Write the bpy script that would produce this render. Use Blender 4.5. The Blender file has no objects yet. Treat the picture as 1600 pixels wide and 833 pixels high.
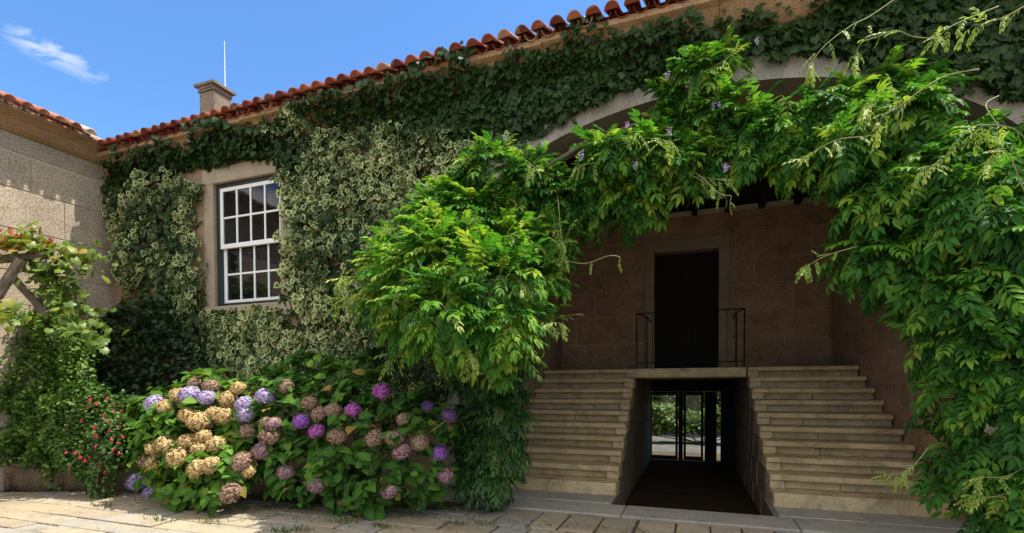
import bpy, bmesh, math, random
import numpy as np
from mathutils import Vector, Matrix
from math import radians as R, sin, cos, pi

rng = np.random.default_rng(7)
random.seed(7)
SC = bpy.context.scene
COL = SC.collection

# ------------------------------------------------------------------ camera, sky, sun, exposure
FPX, CYP, EYE = 798.94, 619.17, 1.5
YAW, PITCH, ROLL = R(19.993), R(-1.1785), R(-0.2557)
_f = Vector((-sin(YAW), cos(YAW), 0)); _r = Vector((cos(YAW), sin(YAW), 0)); _u = Vector((0, 0, 1))
FW = _f * cos(PITCH) + _u * sin(PITCH); _u2 = _u * cos(PITCH) - _f * sin(PITCH)
RT = _r * cos(ROLL) + _u2 * sin(ROLL); UP = _u2 * cos(ROLL) - _r * sin(ROLL)
cd = bpy.data.cameras.new('camera'); cam = bpy.data.objects.new('camera', cd); COL.objects.link(cam)
cd.sensor_width = 36; cd.lens = 36 * FPX / 1600; cd.shift_y = (CYP - 416.5) / 1600
cd.clip_start = .05; cd.clip_end = 1500
M = Matrix.Identity(4)
for i in range(3):
    M[i][0] = RT[i]; M[i][1] = UP[i]; M[i][2] = -FW[i]
M[2][3] = EYE
cam.matrix_world = M
SC.camera = cam

def ray(x, y): return FW + RT * ((x - 800) / FPX) + UP * ((CYP - y) / FPX)
def at(x, y, Y):                                   # survey helper: a photo pixel at depth Y -> a place in the courtyard
    d = ray(x, y); return d * (Y / d.y) + Vector((0, 0, EYE))

SUNV = Vector((.40, .13, 1.0)).normalized()
EL = math.asin(SUNV.z); AZ = math.atan2(SUNV.x, SUNV.y)
w = bpy.data.worlds.new('World'); SC.world = w; w.use_nodes = True
nt = w.node_tree; nt.nodes.clear()
out = nt.nodes.new('ShaderNodeOutputWorld'); bg = nt.nodes.new('ShaderNodeBackground')
sky = nt.nodes.new('ShaderNodeTexSky'); sky.sky_type = 'NISHITA'; sky.sun_disc = False
sky.sun_elevation = EL; sky.sun_rotation = AZ; sky.air_density = 1.0; sky.dust_density = .35; sky.ozone_density = 1.6
bg.inputs['Strength'].default_value = .11
def wn(t, **k):
    n = nt.nodes.new(t)
    for a, b in k.items(): setattr(n, a, b)
    return n
def wmath(op, a, b=None, clamp=False):
    n = wn('ShaderNodeMath', operation=op, use_clamp=clamp)
    for i, v in enumerate((a, b)):
        if v is None: continue
        if isinstance(v, (int, float)): n.inputs[i].default_value = v
        else: nt.links.new(v, n.inputs[i])
    return n.outputs[0]
# one small wisp of cirrus, fixed to a direction of the sky
c0 = ray(-5, 45).normalized(); c1 = ray(172, 128).normalized()
cc = ((c0 + c1) / 2).normalized(); ca = (c1 - c0); half = ca.length / 2; ca.normalize(); cb = cc.cross(ca).normalized()
tc = wn('ShaderNodeTexCoord')
def wdot(v):
    n = wn('ShaderNodeVectorMath', operation='DOT_PRODUCT'); nt.links.new(tc.outputs['Generated'], n.inputs[0]); n.inputs[1].default_value = v
    return n.outputs['Value']
mp = wn('ShaderNodeMapping'); nt.links.new(tc.outputs['Generated'], mp.inputs['Vector'])
mp.inputs['Scale'].default_value = (9, 9, 26); mp.inputs['Rotation'].default_value = (.35, .3, .2)
nz = wn('ShaderNodeTexNoise'); nz.inputs['Scale'].default_value = 2.6; nz.inputs['Detail'].default_value = 8; nz.inputs['Roughness'].default_value = .62; nz.inputs['Distortion'].default_value = .5
nt.links.new(mp.outputs[0], nz.inputs['Vector'])
ea = wmath('DIVIDE', wdot(ca), half * 1.0); eb0 = wdot(cb)
wob = wmath('MULTIPLY', wmath('SUBTRACT', nz.outputs['Fac'], .5), .05)
eb = wmath('DIVIDE', wmath('ADD', eb0, wob), half * .26)
r2 = wmath('ADD', wmath('POWER', wmath('ABSOLUTE', ea), 3.0), wmath('POWER', wmath('ABSOLUTE', eb), 2.0))
fall = wmath('SUBTRACT', 1.0, r2, True)
dens = wmath('MULTIPLY', fall, wmath('MULTIPLY', wmath('SUBTRACT', nz.outputs['Fac'], .36), 3.4, True), True)
front = wmath('GREATER_THAN', wdot(cc), .5)
dens = wmath('MULTIPLY', wmath('MULTIPLY', dens, front), .8)
mx = wn('ShaderNodeMix', data_type='RGBA'); nt.links.new(dens, mx.inputs['Factor'])
# deep clear blue, with unseen bright cumulus added behind the camera as fill light
tint = wn('ShaderNodeMix', data_type='RGBA', blend_type='MULTIPLY'); tint.inputs['Factor'].default_value = 1; tint.inputs[7].default_value = (.66, .985, 1.28, 1)
nt.links.new(sky.outputs[0], tint.inputs[6])
fill_bank = wmath('MULTIPLY', wmath('SUBTRACT', wdot(Vector((.30, -.74, .60)).normalized()), .12), 3.2, True)
up_ = wmath('MULTIPLY', wmath('SUBTRACT', wdot((0, 0, 1)), .12), 6, True)
mp2 = wn('ShaderNodeMapping'); nt.links.new(tc.outputs['Generated'], mp2.inputs['Vector']); mp2.inputs['Scale'].default_value = (1, 1, 2.2)
nz2 = wn('ShaderNodeTexNoise'); nz2.inputs['Scale'].default_value = 3.0; nz2.inputs['Detail'].default_value = 7; nz2.inputs['Roughness'].default_value = .55; nt.links.new(mp2.outputs[0], nz2.inputs['Vector'])
fill_cloud = wmath('MULTIPLY', wmath('SUBTRACT', nz2.outputs['Fac'], .38), 7.0, True)
fill_cloud = wmath('MULTIPLY', wmath('MULTIPLY', fill_cloud, fill_bank), up_)
mc = wn('ShaderNodeMix', data_type='RGBA'); nt.links.new(fill_cloud, mc.inputs['Factor']); nt.links.new(tint.outputs[2], mc.inputs[6]); mc.inputs[7].default_value = (11.0, 10.4, 9.5, 1)
nt.links.new(mc.outputs[2], mx.inputs[6]); mx.inputs[7].default_value = (5.0, 5.2, 5.6, 1)
nt.links.new(mx.outputs[2], bg.inputs['Color']); nt.links.new(bg.outputs[0], out.inputs['Surface'])

sl = bpy.data.lights.new('sun', 'SUN'); sun = bpy.data.objects.new('sun', sl); COL.objects.link(sun)
sl.energy = 4.4; sl.angle = R(.5); sl.color = (1, .94, .84)
sun.rotation_euler = SUNV.to_track_quat('Z', 'Y').to_euler(); sun.location = (6, 4, 14)
vs = SC.view_settings
vs.view_transform = 'Standard'; vs.look = 'None'; vs.gamma = 1; vs.exposure = .92; vs.use_curve_mapping = False
SC.cycles.max_bounces = 8; SC.cycles.diffuse_bounces = 4; SC.cycles.transparent_max_bounces = 8
SC.cycles.caustics_reflective = False; SC.cycles.caustics_refractive = False

# ------------------------------------------------------------------ scene helpers
def tag(o, label=None, cat=None, group=None, kind=None):
    for k, v in (('label', label), ('category', cat), ('group', group), ('kind', kind)):
        if v: o[k] = v
    return o
def thing(name, loc, label, cat, group=None):
    o = bpy.data.objects.new(name, None); COL.objects.link(o); o.location = loc; o.empty_display_size = .2
    return tag(o, label, cat, group)
def wloc(o):
    v = Vector(o.location)
    while o.parent: o = o.parent; v += Vector(o.location)
    return v
def link(name, me, parent=None, loc=None, label=None):
    """loc None: the mesh is in courtyard coordinates; else it is local, placed at courtyard point loc."""
    o = bpy.data.objects.new(name, me); COL.objects.link(o)
    base = wloc(parent) if parent else Vector((0, 0, 0))
    if parent: o.parent = parent
    o.location = (Vector(loc) if loc is not None else Vector((0, 0, 0))) - base
    if label: o['label'] = label
    return o

class MB:
    """collects boxes, prisms and tubes for ONE mesh, with a per-piece 'vary' value"""
    def __init__(s): s.V = []; s.F = []; s.A = []; s.n = 0
    def raw(s, V, F, vary=None):
        v = random.random() if vary is None else vary
        s.V += [tuple(p) for p in V]; s.F += [tuple(i + s.n for i in f) for f in F]; s.A += [v] * len(V); s.n += len(V)
    def box(s, a, b, bev=0.0, vary=None, jit=0.0):
        x0, y0, z0 = a; x1, y1, z1 = b
        if jit:
            j = lambda: random.uniform(-jit, jit)
            x0 += j(); x1 += j(); y0 += j(); y1 += j()
        if bev <= 0:
            V = [(x0,y0,z0),(x1,y0,z0),(x1,y1,z0),(x0,y1,z0),(x0,y0,z1),(x1,y0,z1),(x1,y1,z1),(x0,y1,z1)]
            s.raw(V, [(0,3,2,1),(4,5,6,7),(0,1,5,4),(1,2,6,5),(2,3,7,6),(3,0,4,7)], vary); return
        bm = bmesh.new(); bmesh.ops.create_cube(bm, size=1)
        for v in bm.verts:
            v.co = Vector(((x0+x1)/2 + v.co.x*(x1-x0), (y0+y1)/2 + v.co.y*(y1-y0), (z0+z1)/2 + v.co.z*(z1-z0)))
        bmesh.ops.bevel(bm, geom=bm.edges[:], offset=bev, segments=1, affect='EDGES')
        s.bm(bm, vary)
    def bm(s, bm, vary=None):
        bm.verts.index_update()
        s.raw([v.co[:] for v in bm.verts], [[v.index for v in f.verts] for f in bm.faces], vary); bm.free()
    def prism(s, poly, axis, a, b, vary=None, bev=0.0):
        """poly in the plane normal to axis ('y': (x,z); 'x': (y,z); 'z': (x,y)) extruded from a to b"""
        def p3(q, t): return {'y': (q[0], t, q[1]), 'x': (t, q[0], q[1]), 'z': (q[0], q[1], t)}[axis]
        n = len(poly); V = [p3(q, a) for q in poly] + [p3(q, b) for q in poly]
        F = [tuple(range(n)), tuple(range(2*n-1, n-1, -1))] + [(i, i+n, (i+1) % n + n, (i+1) % n) for i in range(n)]
        bm = bmesh.new(); bv = [bm.verts.new(v) for v in V]
        for f in F: bm.faces.new([bv[i] for i in f])
        bmesh.ops.recalc_face_normals(bm, faces=bm.faces[:])
        if bev: bmesh.ops.bevel(bm, geom=bm.edges[:], offset=bev, segments=1, affect='EDGES')
        s.bm(bm, vary)
    def tube(s, pts, rad, seg=7, vary=None):
        pts = [Vector(p) for p in pts]; n = len(pts)
        rad = rad if isinstance(rad, (list, tuple)) else [rad] * n
        V = []; F = []
        ref = Vector((.31, .52, .8))
        for i, p in enumerate(pts):
            t = (pts[min(i+1, n-1)] - pts[max(i-1, 0)]).normalized()
            a = t.cross(ref).normalized(); b = t.cross(a)
            for k in range(seg):
                an = 2*pi*k/seg; V.append(p + (a*cos(an) + b*sin(an)) * rad[i])
        for i in range(n-1):
            for k in range(seg):
                F.append((i*seg+k, i*seg+(k+1) % seg, (i+1)*seg+(k+1) % seg, (i+1)*seg+k))
        F.append(tuple(range(seg-1, -1, -1))); F.append(tuple(range((n-1)*seg, n*seg)))
        s.raw(V, F, vary)
    def mesh(s, name, mat, smooth=False):
        me = bpy.data.meshes.new(name); me.from_pydata(s.V, [], s.F); me.update()
        a = me.attributes.new('vary', 'FLOAT', 'POINT'); a.data.foreach_set('value', np.array(s.A, dtype=np.float32))
        me.materials.append(mat)
        if smooth: me.polygons.foreach_set('use_smooth', [True] * len(me.polygons))
        return me
    def build(s, name, mat, parent=None, label=None, smooth=False):
        return link(name, s.mesh(name, mat, smooth), parent, None, label)

def np_mesh(name, V, T, vary, edge, mat, smooth=True):
    me = bpy.data.meshes.new(name)
    me.vertices.add(len(V)); me.vertices.foreach_set('co', V.astype(np.float32).ravel())
    me.loops.add(T.size); me.loops.foreach_set('vertex_index', T.astype(np.int32).ravel())
    me.polygons.add(len(T)); me.polygons.foreach_set('loop_start', np.arange(0, T.size, 3, dtype=np.int32))
    try: me.polygons.foreach_set('loop_total', np.full(len(T), 3, dtype=np.int32))
    except Exception: pass
    me.update(calc_edges=True)
    for nm, d in (('vary', vary), ('edge', edge)):
        a = me.attributes.new(nm, 'FLOAT', 'POINT'); a.data.foreach_set('value', d.astype(np.float32))
    me.materials.append(mat)
    if smooth: me.polygons.foreach_set('use_smooth', np.ones(len(T), dtype=bool))
    return me

def nrmz(a): return a / np.maximum(np.linalg.norm(a, axis=-1, keepdims=True), 1e-9)

class Leaves:
    """many leaves of one plant in ONE mesh"""
    def __init__(s): s.V = []; s.T = []; s.vary = []; s.edge = []; s.n = 0
    def add(s, tpl, P, D, N, size, vary, jitter=.06):
        V0, T0, E0, L0 = tpl
        P = np.asarray(P, float); n = len(P)
        if n == 0: return
        D = nrmz(np.asarray(D, float)); N = np.asarray(N, float)
        X = nrmz(np.cross(D, N)); Z = np.cross(X, D)
        size = np.broadcast_to(np.asarray(size, float), (n,))
        W = (V0[None, :, 0, None] * X[:, None, :] + V0[None, :, 1, None] * D[:, None, :] + V0[None, :, 2, None] * Z[:, None, :]) * size[:, None, None] + P[:, None, :]
        m = len(V0)
        s.V.append(W.reshape(-1, 3)); s.T.append((T0[None] + (np.arange(n) * m)[:, None, None]).reshape(-1, 3) + s.n)
        nl = int(L0.max()) + 1
        lv = rng.normal(0, jitter, (n, nl))[:, L0] + np.broadcast_to(np.asarray(vary, float), (n,))[:, None]
        s.vary.append(np.clip(lv, 0, 1).ravel()); s.edge.append(np.tile(E0, n)); s.n += n * m
    def mesh(s, name, mat):
        return np_mesh(name, np.concatenate(s.V), np.concatenate(s.T), np.concatenate(s.vary), np.concatenate(s.edge), mat)
    def build(s, name, mat, parent=None, label=None): return link(name, s.mesh(name, mat), parent, None, label)

# ------------------------------------------------------------------ leaf shapes (length 1 along +y, facing +z)
def T_(V, F, E, L=None):
    V = np.array(V, float); F = np.array(F, int); E = np.array(E, float)
    return V, F, E, (np.zeros(len(V), int) if L is None else np.array(L, int))
def fan_leaf(outline, centre, curl=.25):
    V = [(centre[0], centre[1], .05)] + [(x, y, -curl * (x*x + (y-.4)**2)) for x, y in outline]
    n = len(outline); F = [(0, i+1, (i+1) % n + 1) for i in range(n)]
    return T_(V, F, [0] + [1] * n)
IVY = fan_leaf([(0, 0), (.25, -.14), (.5, .02), (.36, .26), (.46, .56), (.2, .58), (0, 1), (-.2, .58), (-.46, .56), (-.36, .26), (-.5, .02), (-.25, -.14)], (0, .33), .3)
IVY2 = fan_leaf([(0, 0), (.3, -.1), (.46, .16), (.34, .5), (.14, .72), (0, 1), (-.16, .7), (-.36, .48), (-.44, .14), (-.26, -.12)], (0, .33), -.22)
VINE = fan_leaf([(0, 0), (.24, -.2), (.52, -.06), (.42, .14), (.58, .42), (.36, .5), (.3, .74), (.12, .7), (0, .95), (-.14, .7), (-.32, .72), (-.36, .48), (-.58, .4), (-.42, .14), (-.5, -.08), (-.24, -.2)], (0, .3), .28)
def blade(wd=.2, fold=.07, droop=.14):
    V = [(0, 0, 0), (0, .45, -.02), (0, 1, -droop), (wd*.95, .26, fold), (wd, .55, fold*.8), (-wd*.95, .26, fold), (-wd, .55, fold*.8), (wd*.5, .82, -droop*.35), (-wd*.5, .82, -droop*.35)]
    F = [(0, 3, 1), (1, 3, 4), (1, 4, 7), (1, 7, 2), (0, 1, 5), (1, 6, 5), (1, 8, 6), (1, 2, 8)]
    return T_(V, F, [0, 0, .6, 1, 1, 1, 1, 1, 1])
SLIM = blade(.17); OVAL = blade(.29, .06, .1)
def hyd_leaf():
    ys = [0, .2, .45, .7, 1.0]; ws = [0, .25, .33, .25, 0]; zs = [0, .03, .02, -.05, -.2]
    V = [(0, y, z) for y, z in zip(ys, zs)]; L = []; Rr = []
    for i in (1, 2, 3):
        V.append((ws[i], ys[i]-.03, zs[i]+.07)); Rr.append(len(V)-1)
        V.append((-ws[i], ys[i]-.03, zs[i]+.07)); L.append(len(V)-1)
    F = [(0, Rr[0], 1), (1, Rr[0], Rr[1]), (1, Rr[1], 2), (2, Rr[1], Rr[2]), (2, Rr[2], 3), (3, Rr[2], 4),
         (0, 1, L[0]), (1, L[1], L[0]), (1, 2, L[1]), (2, L[2], L[1]), (2, 3, L[2]), (3, 4, L[2])]
    return T_(V, F, [0, 0, 0, 0, .8] + [1] * 6)
HYD = hyd_leaf(); HYD2 = T_(HYD[0] * np.array([.85, 1, 1]) + np.c_[.07 * HYD[0][:, 1] ** 2, np.zeros(11), -.28 * HYD[0][:, 1] ** 2 + .10 * HYD[0][:, 1]], HYD[1], HYD[2])
def frond(pairs=5, droop=.35, ll=.36, wd=.17, spread=62, seed=1):
    """a pinnate leaf: rachis and leaflets"""
    rs = np.random.default_rng(seed); V0, T0, E0, _ = blade(wd, .06, .18)
    V = []; T = []; E = []; L = []; n = 0
    def put(base, ang, l, k, dz):
        nonlocal n
        d = np.array([sin(ang), cos(ang), -dz]); d /= np.linalg.norm(d); up = np.array([0, 0, 1.0])
        x = np.cross(d, up); x /= np.linalg.norm(x); z = np.cross(x, d)
        W = (V0[:, :1] * x + V0[:, 1:2] * d + V0[:, 2:] * z) * l + base
        V.append(W); T.append(T0 + n); E.append(E0); L.append(np.full(len(V0), k)); n += len(V0)
    rz = lambda t: -droop * t * t
    k = 0
    for i in range(pairs):
        t = .2 + .66 * i / (pairs - 1)
        for sgn in (1, -1):
            a = R(spread - 24 * i / pairs) * sgn + rs.normal(0, .1)
            put(np.array([0, t, rz(t)]), a, ll * (1 - .18 * abs(i - pairs*.45) / pairs) * rs.uniform(.88, 1.1), k, .32 + .5 * droop * t + rs.normal(0, .1)); k += 1
    put(np.array([0, .88, rz(.88)]), rs.normal(0, .12), ll, k, .3 + droop); k += 1
    ts = np.linspace(0, .9, 4); rv = []
    for t in ts: rv += [(-.008, t, rz(t)), (.008, t, rz(t))]
    rt = []
    for i in range(3): rt += [(2*i, 2*i+1, 2*i+3), (2*i, 2*i+3, 2*i+2)]
    V.append(np.array(rv)); T.append(np.array(rt) + n); E.append(np.ones(8)); L.append(np.full(8, k))
    return np.concatenate(V), np.concatenate(T), np.concatenate(E), np.concatenate(L)
FRONDS = [frond(5, .30, .38, .17, 62, 1), frond(5, .55, .36, .18, 58, 2), frond(4, .42, .42, .18, 66, 3), frond(6, .38, .32, .17, 60, 4)]
YOUNG = [frond(4, .25, .30, .13, 42, 5), frond(5, .5, .27, .12, 40, 6)]

# ------------------------------------------------------------------ materials
def new_mat(name):
    m = bpy.data.materials.new(name); m.use_nodes = True; t = m.node_tree; t.nodes.clear()
    o = t.nodes.new('ShaderNodeOutputMaterial'); return m, t, o
def node(t, kind, **k):
    n = t.nodes.new(kind)
    for a, b in k.items():
        if a.startswith('in_'): n.inputs[a[3:].replace('_', ' ')].default_value = b
        else: setattr(n, a, b)
    return n
def ramp(t, fac, stops):
    n = t.nodes.new('ShaderNodeValToRGB'); e = n.color_ramp.elements
    while len(e) < len(stops): e.new(.5)
    for el, (p, c) in zip(e, stops): el.position = p; el.color = (*c, 1) if len(c) == 3 else c
    t.links.new(fac, n.inputs['Fac']); return n.outputs['Color']
def mixc(t, fac, a, b, mode='MIX'):
    n = t.nodes.new('ShaderNodeMix'); n.data_type = 'RGBA'; n.blend_type = mode
    for sock, v in ((n.inputs['Factor'], fac), (n.inputs[6], a), (n.inputs[7], b)):
        if isinstance(v, (int, float)): sock.default_value = v
        elif isinstance(v, tuple): sock.default_value = (*v, 1) if len(v) == 3 else v
        else: t.links.new(v, sock)
    return n.outputs[2]
def noise(t, vec, scale, detail=5, rough=.6, dist=0):
    n = node(t, 'ShaderNodeTexNoise'); n.inputs['Scale'].default_value = scale; n.inputs['Detail'].default_value = detail
    n.inputs['Roughness'].default_value = rough; n.inputs['Distortion'].default_value = dist; t.links.new(vec, n.inputs['Vector']); return n.outputs['Fac']
def mathn(t, op, a, b=0.0, clamp=False):
    n = t.nodes.new('ShaderNodeMath'); n.operation = op; n.use_clamp = clamp
    for i, v in enumerate((a, b)):
        if isinstance(v, (int, float)): n.inputs[i].default_value = v
        else: t.links.new(v, n.inputs[i])
    return n.outputs[0]

def stone(name, c1, c2, speck=.35, speck_scale=110, stain=(.09, .085, .06), stain_amt=.45, bump=.4, rough=.9, vary_amt=.35, ochre=None, cool=0.0):
    m, t, o = new_mat(name); tc = node(t, 'ShaderNodeTexCoord'); vec = tc.outputs['Object']
    at_ = node(t, 'ShaderNodeAttribute', attribute_name='vary')
    big = noise(t, vec, 2.3, 6, .62); med = noise(t, vec, 13, 5, .6); fine = noise(t, vec, speck_scale, 3, .7)
    col = mixc(t, ramp(t, big, [(.35, (0, 0, 0)), (.68, (1, 1, 1))]), c1, c2)
    col = mixc(t, mathn(t, 'MULTIPLY', at_.outputs['Fac'], vary_amt), col, tuple(x * .55 for x in c1))
    col = mixc(t, ramp(t, at_.outputs['Fac'], [(.62, (0, 0, 0)), (.64, (cool, cool, cool))]), col, (.30, .31, .30))
    if ochre: col = mixc(t, mathn(t, 'MULTIPLY', ramp(t, noise(t, vec, 1.1, 5, .7), [(.5, (0, 0, 0)), (.66, (1, 1, 1))]), .6), col, ochre)
    col = mixc(t, mathn(t, 'MULTIPLY', ramp(t, noise(t, vec, 4.2, 7, .72, .6), [(.5, (0, 0, 0)), (.72, (1, 1, 1))]), stain_amt), col, stain)
    sp = ramp(t, fine, [(.36, (.35, .35, .35)), (.5, (.95, .95, .95)), (.66, (1.35, 1.33, 1.28))])
    col = mixc(t, speck, col, mixc(t, 1.0, col, sp, 'MULTIPLY'))
    b = node(t, 'ShaderNodeBsdfPrincipled'); b.inputs['Roughness'].default_value = rough; b.inputs['Specular IOR Level'].default_value = .25
    t.links.new(col, b.inputs['Base Color'])
    bp = node(t, 'ShaderNodeBump'); bp.inputs['Strength'].default_value = bump; bp.inputs['Distance'].default_value = .012
    h = mathn(t, 'ADD', mathn(t, 'MULTIPLY', med, .8), mathn(t, 'ADD', mathn(t, 'MULTIPLY', fine, .35), mathn(t, 'MULTIPLY', big, .6)))
    t.links.new(h, bp.inputs['Height']); t.links.new(bp.outputs[0], b.inputs['Normal']); t.links.new(b.outputs[0], o.inputs['Surface']); return m

def plain(name, col, rough=.6, metal=0, spec=.5, noise_amt=.15, nscale=9):
    m, t, o = new_mat(name); tc = node(t, 'ShaderNodeTexCoord')
    f = noise(t, tc.outputs['Object'], nscale, 5, .65)
    c = mixc(t, f, tuple(x * (1 - noise_amt) for x in col), tuple(min(1, x * (1 + noise_amt)) for x in col))
    b = node(t, 'ShaderNodeBsdfPrincipled'); b.inputs['Roughness'].default_value = rough; b.inputs['Metallic'].default_value = metal; b.inputs['Specular IOR Level'].default_value = spec
    t.links.new(c, b.inputs['Base Color']); t.links.new(b.outputs[0], o.inputs['Surface']); return m

def wood(name, c1, c2, axis_scale=(40, 40, 3), rough=.75):
    m, t, o = new_mat(name); tc = node(t, 'ShaderNodeTexCoord'); mp = node(t, 'ShaderNodeMapping'); mp.inputs['Scale'].default_value = axis_scale
    t.links.new(tc.outputs['Object'], mp.inputs['Vector']); f = noise(t, mp.outputs[0], 1, 6, .65, .3)
    c = ramp(t, f, [(.3, c1), (.7, c2)])
    b = node(t, 'ShaderNodeBsdfPrincipled'); b.inputs['Roughness'].default_value = rough; t.links.new(c, b.inputs['Base Color'])
    bp = node(t, 'ShaderNodeBump'); bp.inputs['Strength'].default_value = .5; bp.inputs['Distance'].default_value = .004; t.links.new(f, bp.inputs['Height']); t.links.new(bp.outputs[0], b.inputs['Normal'])
    t.links.new(b.outputs[0], o.inputs['Surface']); return m

def leaf(name, stops, margin=None, rough=.42, spec=.4, trans=.32, tint=(1.25, 1.3, .5), mid=.0):
    m, t, o = new_mat(name)
    va = node(t, 'ShaderNodeAttribute', attribute_name='vary'); ed = node(t, 'ShaderNodeAttribute', attribute_name='edge')
    tc = node(t, 'ShaderNodeTexCoord'); nz = noise(t, tc.outputs['Object'], 55, 3, .6)
    col = ramp(t, va.outputs['Fac'], stops)
    col = mixc(t, .3, col, mixc(t, 1.0, col, ramp(t, nz, [(.3, (.6, .65, .6)), (.7, (1.3, 1.25, 1.1))]), 'MULTIPLY'))
    if mid: col = mixc(t, mathn(t, 'MULTIPLY', mathn(t, 'SUBTRACT', 1, mathn(t, 'MULTIPLY', ed.outputs['Fac'], 5), True), mid), col, (.25, .34, .1))
    if margin:
        e = mathn(t, 'ADD', ed.outputs['Fac'], mathn(t, 'MULTIPLY', mathn(t, 'SUBTRACT', nz, .5), .7))
        e = mathn(t, 'ADD', e, mathn(t, 'MULTIPLY', mathn(t, 'SUBTRACT', va.outputs['Fac'], .5), .75))
        col = mixc(t, ramp(t, e, [(.70, (0, 0, 0)), (.80, (1, 1, 1))]), col, margin)
    b = node(t, 'ShaderNodeBsdfPrincipled'); b.inputs['Roughness'].default_value = rough; b.inputs['Specular IOR Level'].default_value = spec
    t.links.new(col, b.inputs['Base Color'])
    tr = node(t, 'ShaderNodeBsdfTranslucent'); t.links.new(mixc(t, 1.0, col, tint, 'MULTIPLY'), tr.inputs['Color'])
    ms = node(t, 'ShaderNodeMixShader'); ms.inputs[0].default_value = trans
    t.links.new(b.outputs[0], ms.inputs[1]); t.links.new(tr.outputs[0], ms.inputs[2]); t.links.new(ms.outputs[0], o.inputs['Surface']); return m

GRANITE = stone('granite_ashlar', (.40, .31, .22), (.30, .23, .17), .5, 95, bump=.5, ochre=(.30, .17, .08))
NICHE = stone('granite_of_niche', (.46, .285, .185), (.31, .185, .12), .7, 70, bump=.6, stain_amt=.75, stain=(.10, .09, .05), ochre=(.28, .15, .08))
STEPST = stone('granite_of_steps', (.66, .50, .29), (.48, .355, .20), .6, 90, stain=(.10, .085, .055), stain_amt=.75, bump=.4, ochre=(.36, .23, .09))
WINGST = stone('coarse_granite', (.47, .38, .28), (.34, .275, .205), .7, 38, stain=(.12, .11, .09), stain_amt=.35, bump=1.0, vary_amt=.6)
CORN = stone('weathered_cornice_stone', (.44, .27, .15), (.33, .195, .105), .5, 50, stain=(.14, .10, .06), stain_amt=.65, bump=.35, ochre=(.36, .19, .09))
ARCHST = stone('arch_granite', (.38, .33, .27), (.29, .25, .20), .6, 90, stain=(.12, .12, .115), stain_amt=.7, bump=.4)
PLASTER = stone('old_lime_plaster', (.40, .27, .17), (.30, .19, .12), .2, 60, stain=(.13, .10, .065), stain_amt=.5, bump=.3)
SURR = stone('window_surround_granite', (.42, .34, .25), (.36, .29, .21), .35, 110, stain=(.16, .14, .10), stain_amt=.35, bump=.3)
PAVE = stone('paving_granite', (.40, .335, .24), (.31, .27, .205), .5, 60, stain=(.15, .13, .09), stain_amt=.7, bump=.6, vary_amt=.8, ochre=(.40, .29, .16), cool=.55)
KERBST = stone('kerb_granite', (.40, .37, .31), (.33, .31, .27), .5, 90, stain=(.13, .125, .10), stain_amt=.55, bump=.5)
SOIL = stone('earth', (.10, .075, .045), (.07, .055, .035), .5, 30, stain=(.04, .05, .02), stain_amt=.6, bump=1)
PALEMORTAR = plain('pale_mortar', (.47, .40, .30), .95, 0, .1, .3, 25)
SHADE_LINING = stone('shade_toned_passage_granite', (.21, .15, .10), (.15, .11, .07), .35, 95, bump=.45, stain=(.05, .05, .03))  # passage shade put into the colour: a darker tone of the niche granite
MORTAR = plain('mortar', (.20, .16, .11), .95, 0, .1, .3, 25)
WHITE = plain('white_paint', (.80, .80, .79), .4, 0, .5, .03)
DKGREEN = plain('dark_green_paint', (.012, .022, .022), .35, 0, .5, .2)
IRON = plain('wrought_iron', (.010, .009, .008), .8, 0, .15, .3, 40)
STEEL = plain('pale_rod_paint', (.72, .73, .75), .4, 0)
DARKWOOD = wood('dark_timber', (.005, .004, .0035), (.013, .009, .007), rough=.9)
GREYWOOD = wood('weathered_timber', (.06, .042, .03), (.15, .11, .08))
BARK = stone('vine_bark', (.16, .125, .09), (.10, .08, .055), .3, 60, bump=.8)
TWIG = plain('young_twig', (.19, .20, .08), .7, 0, .3, .25, 30)
def glass_mat():
    m, t, o = new_mat('window_glass'); b = node(t, 'ShaderNodeBsdfPrincipled')
    b.inputs['Base Color'].default_value = (.006, .007, .008, 1); b.inputs['Roughness'].default_value = .03; b.inputs['IOR'].default_value = 1.52; b.inputs['Specular IOR Level'].default_value = .6
    tc = node(t, 'ShaderNodeTexCoord'); bp = node(t, 'ShaderNodeBump'); bp.inputs['Strength'].default_value = .02; t.links.new(noise(t, tc.outputs['Object'], 3, 2, .5), bp.inputs['Height']); t.links.new(bp.outputs[0], b.inputs['Normal'])
    t.links.new(b.outputs[0], o.inputs['Surface']); return m
GLASS = glass_mat()
def clear_glass():
    m, t, o = new_mat('clear_door_glass'); a = node(t, 'ShaderNodeBsdfTransparent'); a.inputs[0].default_value = (.9, .93, .92, 1)
    g = node(t, 'ShaderNodeBsdfGlossy'); g.inputs['Roughness'].default_value = .02; f = node(t, 'ShaderNodeFresnel'); f.inputs[0].default_value = 1.45
    ms = node(t, 'ShaderNodeMixShader'); t.links.new(f.outputs[0], ms.inputs[0]); t.links.new(a.outputs[0], ms.inputs[1]); t.links.new(g.outputs[0], ms.inputs[2]); t.links.new(ms.outputs[0], o.inputs['Surface']); return m
CLEAR = clear_glass()
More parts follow.
